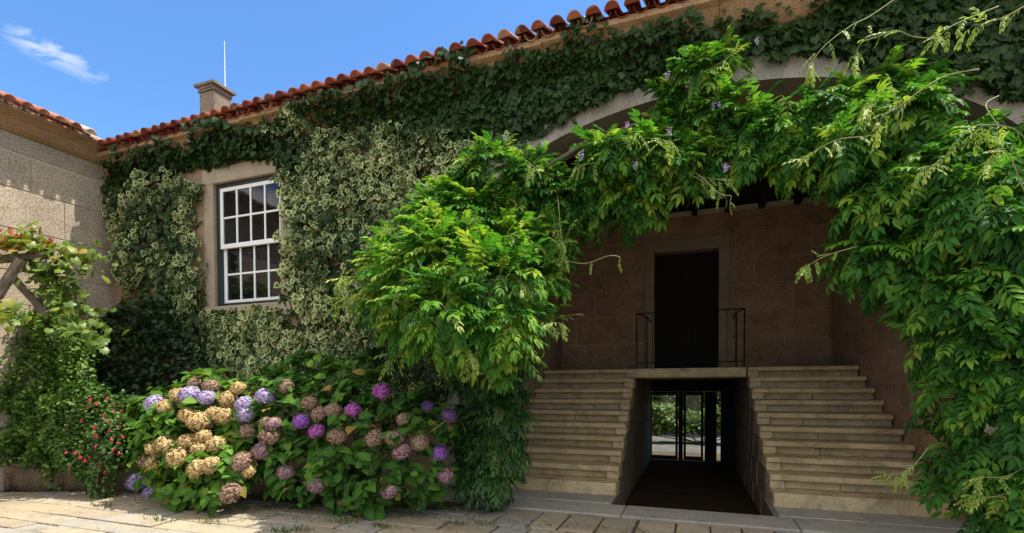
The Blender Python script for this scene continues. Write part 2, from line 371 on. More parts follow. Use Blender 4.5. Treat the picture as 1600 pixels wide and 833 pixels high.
def tile_mat(name='terracotta_tile', stops=((0, (.11, .020, .012)), (.5, (.19, .036, .019)), (.85, (.27, .070, .036)), (1, (.34, .16, .09))), pale=.4):
    m, t, o = new_mat(name); tc = node(t, 'ShaderNodeTexCoord'); vec = tc.outputs['Object']; va = node(t, 'ShaderNodeAttribute', attribute_name='vary')
    c = ramp(t, va.outputs['Fac'], list(stops))
    lich = ramp(t, noise(t, vec, 7, 6, .7, .4), [(.54, (0, 0, 0)), (.68, (1, 1, 1))])
    c = mixc(t, mathn(t, 'MULTIPLY', lich, pale), c, (.50, .42, .32)); c = mixc(t, mathn(t, 'MULTIPLY', ramp(t, noise(t, vec, 16, 4, .7), [(.58, (0, 0, 0)), (.7, (1, 1, 1))]), .5), c, (.12, .06, .04))
    b = node(t, 'ShaderNodeBsdfPrincipled'); b.inputs['Roughness'].default_value = .82; b.inputs['Specular IOR Level'].default_value = .25; t.links.new(c, b.inputs['Base Color'])
    bp = node(t, 'ShaderNodeBump'); bp.inputs['Strength'].default_value = .4; bp.inputs['Distance'].default_value = .006; t.links.new(noise(t, vec, 45, 4, .7), bp.inputs['Height']); t.links.new(bp.outputs[0], b.inputs['Normal'])
    t.links.new(b.outputs[0], o.inputs['Surface']); return m
TILE = tile_mat()
TILE_OLD = tile_mat('lichened_tile', ((0, (.26, .07, .04)), (.4, (.40, .15, .09)), (.75, (.46, .27, .18)), (1, (.50, .42, .34))), .8)

L_VARIEG = leaf('variegated_ivy_leaf', [(0, (.012, .034, .008)), (.5, (.040, .088, .022)), (1, (.10, .17, .035))], margin=(.46, .48, .22), trans=.15, rough=.55, spec=.2)
L_IVY = leaf('dark_ivy_leaf', [(0, (.010, .027, .005)), (.6, (.026, .058, .009)), (.93, (.05, .095, .03)), (1, (.16, .17, .05))], trans=.15, rough=.5, spec=.22, mid=.25)
L_WIST = leaf('wisteria_leaf', [(0, (.012, .060, .010)), (.5, (.050, .180, .024)), (.85, (.15, .31, .034)), (1, (.30, .38, .05))], rough=.58, spec=.22, trans=.42, mid=.2)
L_YOUNG = leaf('young_wisteria_leaf', [(0, (.14, .24, .035)), (.5, (.26, .36, .065)), (1, (.38, .46, .11))], trans=.42)
L_CREEP = leaf('creeper_leaf', [(0, (.014, .045, .010)), (.6, (.034, .095, .020)), (1, (.08, .16, .03))], trans=.25)
L_HYD = leaf('hydrangea_leaf', [(0, (.012, .036, .008)), (.5, (.050, .15, .016)), (.9, (.15, .28, .025)), (.97, (.28, .20, .05)), (1, (.34, .19, .06))], trans=.36, rough=.6, spec=.2, mid=.3)
L_SHRUB = leaf('shrub_leaf', [(0, (.03, .085, .012)), (.5, (.08, .18, .025)), (1, (.22, .32, .06))], trans=.3, rough=.45, spec=.35)
L_DARK = leaf('camellia_leaf', [(0, (.008, .020, .006)), (1, (.022, .05, .014))], trans=.12, rough=.45, spec=.25)
L_FUCH = leaf('fuchsia_leaf', [(0, (.03, .08, .014)), (.6, (.07, .15, .025)), (1, (.15, .24, .04))], trans=.28)
L_VINE = leaf('grape_leaf', [(0, (.08, .15, .025)), (.45, (.14, .22, .035)), (.7, (.28, .28, .05)), (.85, (.38, .20, .05)), (1, (.30, .06, .03))], trans=.4, mid=.25)
L_GARDEN = leaf('garden_leaf', [(0, (.04, .09, .02)), (.6, (.09, .17, .035)), (1, (.20, .28, .06))], trans=.4)
L_GRASS = leaf('grass_blade', [(0, (.05, .10, .02)), (1, (.16, .20, .05))], trans=.3)
def petal(name, stops): return leaf(name, stops, trans=.3, tint=(1.1, 1.0, 1.0), rough=.65, spec=.2)
P_GOLD = petal('gold_petal', [(0, (.34, .20, .07)), (.5, (.62, .46, .22)), (1, (.76, .66, .42))])
P_TAN = petal('faded_petal', [(0, (.22, .12, .09)), (.4, (.36, .24, .15)), (.7, (.42, .27, .25)), (1, (.34, .33, .17))])
P_DUSTY = petal('dusty_pink_petal', [(0, (.26, .10, .15)), (.5, (.40, .24, .28)), (.8, (.46, .37, .30)), (1, (.40, .38, .22))])
P_LILAC = petal('lilac_petal', [(0, (.36, .28, .52)), (.5, (.48, .41, .64)), (1, (.62, .55, .66))])
P_PURPLE = petal('purple_petal', [(0, (.24, .08, .44)), (.5, (.38, .14, .56)), (1, (.50, .24, .62))])
P_MAGENTA = petal('magenta_petal', [(0, (.34, .06, .34)), (.5, (.46, .12, .46)), (1, (.55, .24, .52))])
P_DARKV = petal('deep_violet_petal', [(0, (.10, .05, .16)), (.5, (.19, .10, .27)), (1, (.28, .17, .30))])
P_RED = petal('red_petal', [(0, (.45, .03, .05)), (1, (.62, .08, .12))])
P_WIST = petal('wisteria_petal', [(0, (.34, .28, .56)), (1, (.55, .50, .70))])

# ------------------------------------------------------------------ levels of the place
YF = 6.0            # face of the house
XL = -9.5           # face of the side wing
Z_EAVE = 5.50; SAG = .0125     # the old eave sinks a little towards the corner
LAND = 1.80; FLOOR = -.36

# ------------------------------------------------------------------ ground, paving, kerb
g = MB()
def quad(mb, x0, y0, x1, y1, z): mb.raw([(x0, y0, z), (x1, y0, z), (x1, y1, z), (x0, y1, z)], [(0, 1, 2, 3)], .3)
for x0, x1, y0, y1 in ((-150, -1.16, -150, 13.2), (-1.16, .84, -150, 6.42), (.84, 150, -150, 13.2)): quad(g, x0, y0, x1, y1, -.035)
quad(g, -150, 13.2, 150, 220, FLOOR - .012)
tag(g.build('ground', stone('bounce_paled_gravel', (.36, .31, .24), (.30, .26, .20), .5, 40)), kind='structure')  # ground paled to bounce warm fill light onto the shaded front
bed_ = MB(); quad(bed_, XL + .02, -8.2, 9.2, 5.865, -.022); tag(bed_.build('terrain', SOIL), kind='structure')
pv = MB(); y = -8.0; row = 0
while y < 5.86:
    d = random.uniform(.24, .38)
    if 4.86 < y < 5.86 or y + d > 5.86: d = 5.86 - y
    x = -9.4 + random.uniform(-.6, 0)
    while x < 9:
        wd = random.uniform(.36, .85) if (y < 4.86 or x < -2.9) else random.uniform(.30, .44)
        dz = random.uniform(-.009, .006); gap = random.uniform(.008, .018)
        if d > .6 and x < -2.9:
            hm = random.uniform(.28, .36) * d; hn = random.uniform(.62, .72) * d
            for a, b in ((0, hm), (hm, hn), (hn, d)): pv.box((x + gap, y + a + gap, -.06), (x + wd - gap, y + b - gap, random.uniform(-.006, .006)), .008, None, .006)
        else: pv.box((x + gap, y + gap, -.06), (x + wd - gap, y + d - gap, dz), .008, None, .006)
        x += wd
    y += d
tag(pv.build('paving', PAVE), kind='structure')
kb = MB(); x = -3.4
while x < 5.2:
    wd = random.uniform(1.1, 1.9); kb.box((x + .004, 5.87, -.42), (x + wd - .004, 6.41, .012 + random.uniform(0, .006)), .012); x += wd
tag(kb.build('kerb', KERBST), kind='structure')
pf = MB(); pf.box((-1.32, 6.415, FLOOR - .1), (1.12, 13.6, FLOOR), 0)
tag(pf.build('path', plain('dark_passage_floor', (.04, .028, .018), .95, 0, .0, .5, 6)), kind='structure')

sb = MB(); sb.raw([(-9.3, 5.02, .012), (-7.0, 5.12, .012), (-4.8, 5.22, .012), (-2.95, 5.42, .012), (-2.6, 5.98, .012), (-9.3, 5.98, .012)], [(0, 1, 2, 3, 4, 5)], .3)
tag(sb.build('terrain', SOIL), kind='structure')
# grass in the joints of the paving
gr = Leaves(); nb = 900
cl = np.array([at(px, py, Y)[:] for px, py, Y in [(160, 815, 4.25), (330, 822, 4.15), (470, 822, 4.2), (545, 812, 4.7), (532, 822, 4.6), (640, 808, 5.1), (380, 797, 4.75), (590, 790, 5.3), (700, 790, 5.5), (250, 820, 4.0), (420, 792, 4.9), (440, 826, 4.1), (600, 826, 4.6), (720, 826, 4.95), (760, 820, 5.1)]])
k = rng.integers(0, len(cl), nb); P = cl[k].copy(); P[:, 2] = 0; P[:, :2] += rng.normal(0, 1, (nb, 2)) * np.array([.09, .03])
jx = rng.random(nb) < .3; P[jx, 0] = rng.uniform(-8.5, -3, jx.sum()); P[jx, 1] = rng.uniform(4.45, 5.4, jx.sum())
D = rng.normal(0, .6, (nb, 3)); D[:, 2] = 1
gr.add(blade(.07, .02, .2), P, D, rng.normal(0, 1, (nb, 3)), rng.uniform(.03, .08, nb), rng.random(nb))
tag(gr.build('grass', L_GRASS), kind='stuff')
li = Leaves(); nl = 750
P = np.c_[rng.uniform(-9.2, 3, nl), 5.45 - np.abs(rng.normal(0, .42, nl)), rng.uniform(.006, .014, nl)]; P = P[(P[:, 1] < 5.86)]; nl = len(P)
li.add(OVAL, P, np.c_[rng.normal(0, 1, (nl, 2)), rng.normal(0, .1, nl)], np.c_[rng.normal(0, .25, (nl, 2)), np.ones(nl)], rng.uniform(.018, .05, nl), rng.random(nl))
tag(li.build('leaf_litter', leaf('fallen_leaf', [(0, (.09, .05, .025)), (.5, (.22, .13, .05)), (.8, (.34, .27, .08)), (1, (.16, .20, .05))], trans=.1, rough=.8, spec=.1)), kind='stuff')

# ------------------------------------------------------------------ the house
house = thing('stone_house', ((-9.4 + 6) / 2, 9, 0), 'long granite house with red tiled eaves, a sash window and a wide arch over steps', 'house')
XA, HA, ZS, BA = .07, 3.0, 3.14, 1.6            # the arch: centre, half span, springing, rise
def arch_z(x): return ZS + BA * math.sqrt(max(0, 1 - ((x - XA) / HA) ** 2))
WX0, WX1, WZ0, WZ1 = -7.13, -5.80, 2.76, 4.67    # window opening
TH = .62
fw = MB(); top = 5.46
def wbox(x0, x1, z0, z1, vary=.3): fw.box((x0, YF, z0), (x1, YF + TH, z1), 0, vary)
wbox(XL - 3.2, WX0, -.1, top); wbox(WX0, WX1, -.1, WZ0); wbox(WX0, WX1, WZ1, top); wbox(WX1, XA - HA, -.1, top)
wbox(XA + HA, 6.5, -.1, top)
N = 48
for i in range(N):
    a0, a1 = pi - pi * i / N, pi - pi * (i + 1) / N
    x0, x1 = XA + HA * cos(a0), XA + HA * cos(a1); z0, z1 = ZS + BA * sin(a0), ZS + BA * sin(a1)
    fw.raw([(x0, YF, z0), (x1, YF, z1), (x1, YF, top), (x0, YF, top), (x0, YF + TH, z0), (x1, YF + TH, z1), (x1, YF + TH, top), (x0, YF + TH, top)],
           [(0, 1, 2, 3), (4, 7, 6, 5), (0, 4, 5, 1), (3, 2, 6, 7)], .3)
fw.build('facade_wall', PLASTER, house)
# ring of voussoirs, a hand proud of the wall
av = MB(); nv = 19
for i in range(nv):
    pts = []
    s = 4
    for j in range(s + 1):
        a = pi - pi * (i + .004 + .992 * j / s) / nv; pts.append((XA + (HA - .03) * cos(a), ZS + (BA - .03) * sin(a)))
    for j in range(s, -1, -1):
        a = pi - pi * (i + .004 + .992 * j / s) / nv; pts.append((XA + (HA + .25) * cos(a), ZS + (BA + .235) * sin(a)))
    av.prism(pts, 'y', YF - .02, YF + .3, .3 + random.uniform(-.25, .25))
for sx in (-1, 1):
    z = -.05
    while z < ZS - .05:
        h = min(random.uniform(.4, .62), ZS - z); x = XA + sx * HA
        av.box((min(x + sx * .27, x - sx * .03), YF - .02, z), (max(x + sx * .27, x - sx * .03), YF + .32, z + h - .006), .006); z += h
av.build('arch_surround', ARCHST, house)

# coved cornice below the tiles
cz = [(YF - .002, 5.17), (YF - .06, 5.19), (YF - .10, 5.23), (YF - .17, 5.33), (YF - .24, 5.41), (YF - .31, 5.435), (YF - .31, 5.50), (YF + .1, 5.50), (YF + .1, 5.17)]
cm = MB(); x = XL + .01
while x < 6.5:
    wd = random.uniform(1.3, 2.0); dz = SAG * (x + wd / 2); cm.prism([(q[0], q[1] + dz) for q in cz], 'x', x + .002, x + wd - .002); x += wd
cm.build('cornice', CORN, house)

# ashlar masonry as real blocks on a mortar bed
def ashlar(mb, O, U, Vv, Nn, W, H, hs, ws, gap=.006, depth=.05, holes=(), bev=.005):
    O, U, Vv, Nn = map(Vector, (O, U, Vv, Nn)); z = 0
    while z < H - .01:
        h = min(random.uniform(*hs), H - z)
        if H - z - h < .12: h = H - z
        x = -random.uniform(0, ws[0])
        while x < W:
            wd = random.uniform(*ws); x0, x1 = max(0, x), min(W, x + wd); x += wd
            if x1 - x0 < .05: continue
            spans = [(x0, x1)]
            for hx0, hx1, hz1 in holes:
                if z < hz1 - .02:
                    spans = [q for s0, s1 in spans for q in ((s0, min(s1, hx0)), (max(s0, hx1), s1)) if q[1] - q[0] > .03]
            for s0, s1 in spans:
                off = random.uniform(-.004, .005)
                bm = bmesh.new(); c = []
                for dz in (-depth, off):
                    for (a, b) in ((s0 + gap, z + gap), (s1 - gap, z + gap), (s1 - gap, z + h - gap), (s0 + gap, z + h - gap)):
                        c.append(bm.verts.new(O + U * a + Vv * b + Nn * dz))
                for f in ((3, 2, 1, 0), (4, 5, 6, 7), (0, 1, 5, 4), (1, 2, 6, 5), (2, 3, 7, 6), (3, 0, 4, 7)): bm.faces.new([c[i] for i in f])
                bmesh.ops.recalc_face_normals(bm, faces=bm.faces[:])
                bmesh.ops.bevel(bm, geom=[e for e in bm.edges if all(v in c[4:] for v in e.verts)], offset=bev, segments=1, affect='EDGES')
                mb.bm(bm)
        z += h
    return mb

BACK = 11.2
NXL, NXR0, NXR1 = -2.86, 2.72, 2.36
CEIL = 4.98
# back wall of the niche with its doorway
DX0, DX1, DZ1 = -.87, .39, BACK * .247 + 1.5
LINT = DZ1 + .264
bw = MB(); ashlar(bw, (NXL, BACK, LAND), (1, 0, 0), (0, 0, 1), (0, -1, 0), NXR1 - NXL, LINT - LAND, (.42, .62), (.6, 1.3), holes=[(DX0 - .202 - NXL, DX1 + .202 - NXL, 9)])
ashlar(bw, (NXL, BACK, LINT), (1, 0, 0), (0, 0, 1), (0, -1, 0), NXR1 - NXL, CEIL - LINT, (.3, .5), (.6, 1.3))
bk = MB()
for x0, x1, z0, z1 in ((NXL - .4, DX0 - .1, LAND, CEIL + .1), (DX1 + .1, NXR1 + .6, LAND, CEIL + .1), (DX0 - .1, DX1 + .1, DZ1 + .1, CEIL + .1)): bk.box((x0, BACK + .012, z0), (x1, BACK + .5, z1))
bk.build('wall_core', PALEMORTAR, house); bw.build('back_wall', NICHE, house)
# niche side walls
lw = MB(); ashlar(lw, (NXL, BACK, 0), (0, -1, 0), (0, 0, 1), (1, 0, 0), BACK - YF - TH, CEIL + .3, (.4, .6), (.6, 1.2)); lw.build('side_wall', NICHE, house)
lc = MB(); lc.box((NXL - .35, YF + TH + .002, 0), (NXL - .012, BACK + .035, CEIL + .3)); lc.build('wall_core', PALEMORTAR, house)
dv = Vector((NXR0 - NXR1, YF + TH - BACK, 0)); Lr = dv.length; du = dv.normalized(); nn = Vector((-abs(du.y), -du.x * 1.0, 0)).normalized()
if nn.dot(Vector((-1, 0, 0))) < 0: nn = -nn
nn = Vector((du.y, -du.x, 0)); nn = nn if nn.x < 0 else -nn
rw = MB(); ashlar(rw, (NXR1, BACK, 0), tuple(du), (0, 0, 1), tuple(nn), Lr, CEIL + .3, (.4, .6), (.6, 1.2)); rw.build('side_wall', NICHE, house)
rc = MB(); rc.prism([(NXR1 + .012, BACK + .035), (NXR0 + .012, YF + TH + .002), (NXR0 + .4, YF + TH + .002), (NXR0 + .4, BACK + .035)], 'z', 0, CEIL + .3); rc.build('wall_core', PALEMORTAR, house)
# ceiling of dark boards on joists
ce = MB(); ce.box((NXL - .5, YF + TH + .004, CEIL + .16), (NXR0 + .5, BACK + .3, CEIL + .26)); ceil = ce.build('ceiling', DARKWOOD, house)
x = NXL + .25
while x < NXR1:
    b = MB(); b.box((x, YF + TH + .006, CEIL - .02), (x + .11, BACK + .02, CEIL + .158), .006); b.build('joist', DARKWOOD, ceil); x += .62
# doorway
df = MB()
df.box((DX0 - .2, BACK - .03, LAND), (DX0, BACK + .3, DZ1), .006, .3); df.box((DX1, BACK - .03, LAND), (DX1 + .2, BACK + .3, DZ1), .006, .3); df.box((DX0 - .2, BACK - .031, DZ1 + .002), (DX1 + .2, BACK + .3, DZ1 + .26), .006, .4)
df.build('door_surround', GRANITE, house)
dr = MB(); mid = (DX0 + DX1) / 2
for x0, x1 in ((DX0 + .005, mid - .003), (mid + .003, DX1 - .005)):
    dr.box((x0, BACK + .22, LAND + .01), (x1, BACK + .27, DZ1 - .005), .004)
door = dr.build('door', DARKWOOD, house)
for x0, x1 in ((DX0 + .005, mid - .003), (mid + .003, DX1 - .005)):
    for z0, z1 in ((.15, .8), (.95, 1.75), (1.9, 2.35)):
        p = MB(); p.box((x0 + .1, BACK + .195, LAND + z0), (x1 - .1, BACK + .219, LAND + z1), .012); p.build('door_panel', DARKWOOD, door)
# landing and passage under it
ld = MB(); ld.box((-1.11, 9.72, LAND - .17), (.79, 9.97, LAND + .004), .02, .2); ld.box((NXL, 9.972, LAND - .17), (NXR0, 13.0, LAND), 0, .2)
ld.build('landing', STEPST, house)
def passage_side(sx, xa, xb):
    """stepped masonry that carries a flight and lines the passage"""
    m = MB(); x_in = xa
    for i in range(9):
        y0, y1 = 6.9 + .31 * i, 6.9 + .31 * (i + 1); m.box((min(xa, xb), y0 + (.05 if i == 0 else .001), FLOOR - .02), (max(xa, xb), y1 - .001, .18 * i - .002 if i else -.004), 0, .5)
    m.box((min(xa, xb), 9.70, FLOOR - .02), (max(xa, xb), 13.1, LAND - .175), 0, .5)
    return m
# window
win = MB(); d0 = YF + .03
for a, b in (((WX0, d0, WZ0 + .001), (WX0 + .05, d0 + .14, WZ1)), ((WX1 - .035, d0, WZ0 + .001), (WX1, d0 + .14, WZ1)), ((WX0 + .052, d0, WZ1 - .05), (WX1 - .037, d0 + .14, WZ1)), ((WX0 + .052, d0 - .03, WZ0), (WX1 - .037, d0 + .14, WZ0 + .045))): win.box(a, b, .004)
window = win.build('window', DKGREEN, house)
sx0, sx1 = WX0 + .052, WX1 - .037; zm = 3.70
def sash(z0, z1, yy, bot, topw):
    m = MB(); st = .058; mu = .03
    m.box((sx0, yy, z0), (sx0 + st, yy + .04, z1), .004); m.box((sx1 - st, yy, z0), (sx1, yy + .04, z1), .004)
    m.box((sx0 + st, yy + .001, z0), (sx1 - st, yy + .04, z0 + bot), .004); m.box((sx0 + st, yy + .001, z1 - topw), (sx1 - st, yy + .04, z1), .004)
    iw = (sx1 - sx0 - 2 * st); zi0, zi1 = z0 + bot, z1 - topw
    for k in range(1, 4): x = sx0 + st + iw * k / 4; m.box((x - mu / 2, yy + .004, zi0), (x + mu / 2, yy + .034, zi1), .004)
    for k in range(4):
        x = sx0 + st + iw * k / 4; m.box((x + mu * .5, yy + .006, (zi0 + zi1) / 2 - mu / 2), (x + iw / 4 - mu * .5, yy + .032, (zi0 + zi1) / 2 + mu / 2), .003)
    f = m.build('sash', WHITE, window)
    for r_ in range(2):
        for k in range(4):
            p = MB(); x = sx0 + st + iw * k / 4; zz = zi0 + (zi1 - zi0) * r_ / 2; t_ = random.uniform(-.003, .003)
            p.raw([(x, yy + .02 + t_, zz), (x + iw / 4, yy + .02 - t_, zz), (x + iw / 4, yy + .02 - t_, zz + (zi1 - zi0) / 2), (x, yy + .02 + t_, zz + (zi1 - zi0) / 2)], [(0, 1, 2, 3)]); p.build('pane', GLASS, f)
sash(zm - .03, WZ1 - .052, d0 + .02, .07, .06); sash(WZ0 + .047, zm + .03, d0 + .075, .065, .05)
bx = MB(); bx.box((WX0, d0 + .145, WZ0), (WX1, d0 + .2, WZ1)); bx.build('blind_back', DKGREEN, window)
ws_ = MB()
ws_.box((WX0 - .20, YF - .03, WZ0 - .001), (WX0 - .001, YF + .05, WZ1), .005); ws_.box((WX1 + .001, YF - .03, WZ0 - .001), (WX1 + .18, YF + .05, WZ1), .005)
ws_.box((WX0 - .22, YF - .032, WZ1 + .002), (WX1 + .2, YF + .05, WZ1 + .24), .006); ws_.box((WX0 - .22, YF - .06, WZ0 - .20), (WX1 + .2, YF + .05, WZ0 - .003), .01)
ws_.build('window_surround', SURR, house)

# barrel tiles
def tile_tpl(r0, r1, ln, th, seg=8, conv=True):
    V = []; F = []
    for yy, r in ((0, r0), (ln, r1)):
        for rr in (r, r - th):
            for k in range(seg + 1):
                a = pi * k / seg; V.append((-rr * cos(a), yy, rr * sin(a) * (1 if conv else -1)))
    n = seg + 1; q = []
    for k in range(seg):
        q += [(k, k + 1, 2*n + k + 1, 2*n + k), (n + k + 1, n + k, 3*n + k, 3*n + k + 1), (k + 1, k, n + k, n + k + 1)]
    q += [(0, 2*n, 3*n, n), (seg, n + seg, 3*n + seg, 2*n + seg)]
    T = [(n, n + k + 1, n + k) for k in range(1, seg)] if conv else []     # covers are plugged at the eave
    for a, b, c, d in q: T += [(a, b, c), (a, c, d)]
    return T_(V, T, [0] * len(V))
def tiles(name, parent, E0, along, upv, count, rows, sp=.205, ln=.42, pitch=.4):
    """E0: first eave point; along: unit vector along the eave; upv: unit vector up the slope (horizontal part)"""
    cov = tile_tpl(.082, .066, ln, .016); chn = tile_tpl(.088, .072, ln, .014, 6, False)
    sl_ = Vector((upv[0], upv[1], pitch)).normalized(); al = Vector(along); nr = al.cross(sl_); nr = nr if nr.z > 0 else -nr
    lv = Leaves()
    for kind, tp, off, lift in (('c', cov, 0, .03), ('h', chn, sp / 2, .012)):
        P = []; D = []; Nn = []; S = []; va = []
        for r_ in range(rows):
            for c_ in range(count):
                p = Vector(E0) + al * (c_ * sp + off + random.uniform(-.008, .008)) + sl_ * (r_ * (ln - .07) + random.uniform(-.012, .012) + (0 if kind == 'c' else .05)) + nr * (lift + (0 if kind == 'c' else .012))
                P.append(p[:]); D.append((sl_ + al * random.uniform(-.02, .02) + nr * .03)[:]); Nn.append(nr[:]); S.append(1.0); va.append(random.random())
        lv.add(tp, P, D, Nn, np.array(S), np.array(va), 0)
    return lv
slope = .40
ncol = int((6.3 - XL + .3) / .205)
tl = tiles('roof', house, (XL + .42, YF - .40, Z_EAVE + .015 + SAG * XL), (1, 0, SAG), (0, 1, 0), ncol, 11, pitch=slope)
roof = tl.build('roof', TILE, house)
rb = MB()   # boarding under the tiles, both slopes
yr = YF - .355; zr = Z_EAVE + .004; Yridge = 9.6; zrd = zr + slope * (Yridge - yr)
rb.raw([(XL, yr, zr + SAG * XL), (6.5, yr, zr + SAG * 6.5), (6.5, Yridge, zrd), (XL, Yridge, zrd)], [(0, 1, 2, 3)], .3)
rb.raw([(XL - 3, Yridge, zrd), (6.5, Yridge, zrd), (6.5, 13.8, zrd - slope * 4.2), (XL - 3, 13.8, zrd - slope * 4.2)], [(0, 1, 2, 3)], .3)
rb.build('roof_boarding', TILE, roof)
# rear wall and gable end close the house
hb = MB(); hb.box((XL - 3, 13.1, FLOOR), (-1.10, 13.5, 5.6), 0, .4); hb.box((.76, 13.1, FLOOR), (6.5, 13.5, 5.6), 0, .4); hb.box((-1.10, 13.1, 1.5), (.76, 13.5, 5.6), 0, .4)
hb.build('rear_wall', PLASTER, house)
ge = MB(); ge.prism([(YF + TH + .002, -.1), (13.1, -.1), (13.1, 5.5), (Yridge, zrd - .02), (YF + TH + .002, 5.55)], 'x', 6.1, 6.5); ge.build('gable_wall', PLASTER, house)

# chimney behind the eave with its rod
ch = MB(); cx0, cx1, cy0, cy1 = -8.68, -8.31, 7.02, 7.38
ch.box((cx0, cy0, 5.9), (cx1, cy1, 6.930), .01, .3); CHIM = stone('smoky_granite', (.27, .21, .15), (.19, .15, .11), .6, 80, stain_amt=.7); chim = ch.build('chimney', CHIM, house)
cc_ = MB(); cc_.box((cx0 - .02, cy0 - .02, 6.932), (cx1 + .02, cy1 + .02, 6.970), .006, .4); cc_.prism([(cx0 - .03, 7.060), (cx0 + .01, 6.972), (cx1 - .01, 6.972), (cx1 + .03, 7.060)], 'y', cy0 - .03, cy1 + .03, .6); cc_.box((cx0 - .06, cy0 - .06, 7.062), (cx1 + .06, cy1 + .06, 7.030), .008, .7)
cc_.build('chimney_cap', CHIM, chim)
rd = MB(); rd.tube([(-8.36, 7.3, 6.7), (-8.36, 7.3, 7.98)], [.012, .006], 6); rd.build('lightning_rod', STEEL, chim)

# ------------------------------------------------------------------ staircases
def flight(label, xa, xb, side):
    """xa: passage side, xb: wall side"""
    t = thing('stone_staircase', ((xa + xb) / 2, 6.9, 0), label, 'staircase', 'twin flights of granite steps')
    for i in range(10):
        y0 = 6.9 + .31 * i; z0, z1 = .18 * i, .18 * (i + 1)
        tt = i / 9; xp = xa + (-.06 * tt)        # passage narrows a little to the left as it rises
        xw = NXL + .004 if side < 0 else NXR0 + (NXR1 - NXR0) * (y0 - YF - TH) / (BACK - YF - TH) - .03
        y1 = y0 + .315 if i < 9 else 9.97; m = MB(); v = random.random()
        j = random.uniform(-.006, .006); y0 += j; z1 += random.uniform(-.004, .003)
        lo, hi = min(xp, xw), max(xp, xw)
        if i == 0: m.box((lo, y0, -.03), (hi, y1 + .02, z1), .014, v)
        else:
            sl0 = z1 - .074; eb = .17
            if side < 0: poly = [(hi, z0 + .002), (hi, z1), (lo, z1), (lo, sl0), (hi - eb, sl0), (hi - eb, z0 + .002)]
            else: poly = [(lo, z0 + .002), (lo + eb, z0 + .002), (lo + eb, sl0), (hi, sl0), (hi, z1), (lo, z1)]
            m.prism(poly, 'y', y0, y1 + .02, v, .011); m.box((lo + .001, y0 - .035, sl0 + .002), (hi - .001, y0 - .001, z1 - .001), .013, v)
            cut = random.uniform(.35, .7); c = lo + (hi - lo) * cut
            l2, h2 = (lo, hi - eb) if side < 0 else (lo + eb, hi)
            m.box((l2, y0 + .075, z0 + .002), (c - .003, y1, sl0 - .001), .005, v * .7); m.box((c + .003, y0 + .07, z0 + .002), (h2, y1, sl0 - .001), .005, min(1, v + .2))
        m.build('step', STEPST, t)
    if side < 0: m = passage_side(-1, -1.115, NXL - .05)
    else: m = passage_side(1, .872, NXR0 + .1)
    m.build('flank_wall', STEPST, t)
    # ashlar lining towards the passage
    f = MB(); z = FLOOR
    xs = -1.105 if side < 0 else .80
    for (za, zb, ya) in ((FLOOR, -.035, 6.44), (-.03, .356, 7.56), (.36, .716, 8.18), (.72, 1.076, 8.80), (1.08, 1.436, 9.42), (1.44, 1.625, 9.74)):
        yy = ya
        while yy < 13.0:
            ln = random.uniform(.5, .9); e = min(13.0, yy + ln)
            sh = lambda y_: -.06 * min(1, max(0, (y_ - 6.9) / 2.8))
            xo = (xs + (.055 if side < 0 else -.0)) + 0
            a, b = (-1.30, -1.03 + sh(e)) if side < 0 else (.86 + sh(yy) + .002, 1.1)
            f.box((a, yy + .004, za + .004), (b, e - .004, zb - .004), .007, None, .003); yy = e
    f.build('passage_lining', SHADE_LINING, t)
    ap = MB(); x = min(xa, xb)
    w_ = max(xa, xb) - x; 
    for q0, q1 in ((0, .48), (.48, 1.0)): ap.box((x + w_ * q0 + .003, 6.43, -.1), (x + w_ * q1 - .003, 6.915, .02), .012)
    ap.build('plinth_slab', KERBST, t)
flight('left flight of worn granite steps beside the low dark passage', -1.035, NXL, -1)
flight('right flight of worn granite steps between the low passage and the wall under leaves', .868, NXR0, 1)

# railing across the front of the landing
rl = thing('iron_railing', (-.17, 9.8, LAND), 'thin black iron railing at the head of the steps in front of the dark door', 'railing')
xr0, xr1, yl = -1.08, .76, 9.82
for x, y in ((xr0, yl), (xr1, yl), (xr0 + .14, yl + .45), (xr1 - .10, yl + .45)):
    m = MB(); m.tube([(x, y, LAND), (x, y, LAND + 1.04)], .013, 6); m.build('post', IRON, rl)
m = MB(); m.box((xr0 - .015, yl - .014, LAND + 1.025), (xr1 + .015, yl + .014, LAND + 1.041), .004)
m.tube([(xr0, yl, LAND + 1.03), (xr0 + .14, yl + .45, LAND + 1.03), (xr0 + .14, BACK, LAND + 1.03)], .014, 6); m.tube([(xr1, yl, LAND + 1.03), (xr1 - .1, yl + .45, LAND + 1.03), (xr1 - .1, BACK, LAND + 1.03)], .014, 6); m.build('handrail', IRON, rl)
m = MB(); m.box((xr0, yl - .012, LAND + .10), (xr1, yl + .012, LAND + .12)); m.build('bottom_rail', IRON, rl)
for k in range(1, 13):
    m = MB(); x = xr0 + (xr1 - xr0) * k / 13; m.tube([(x, yl, LAND + .11), (x, yl, LAND + 1.03)], .006, 5); m.build('baluster', IRON, rl)

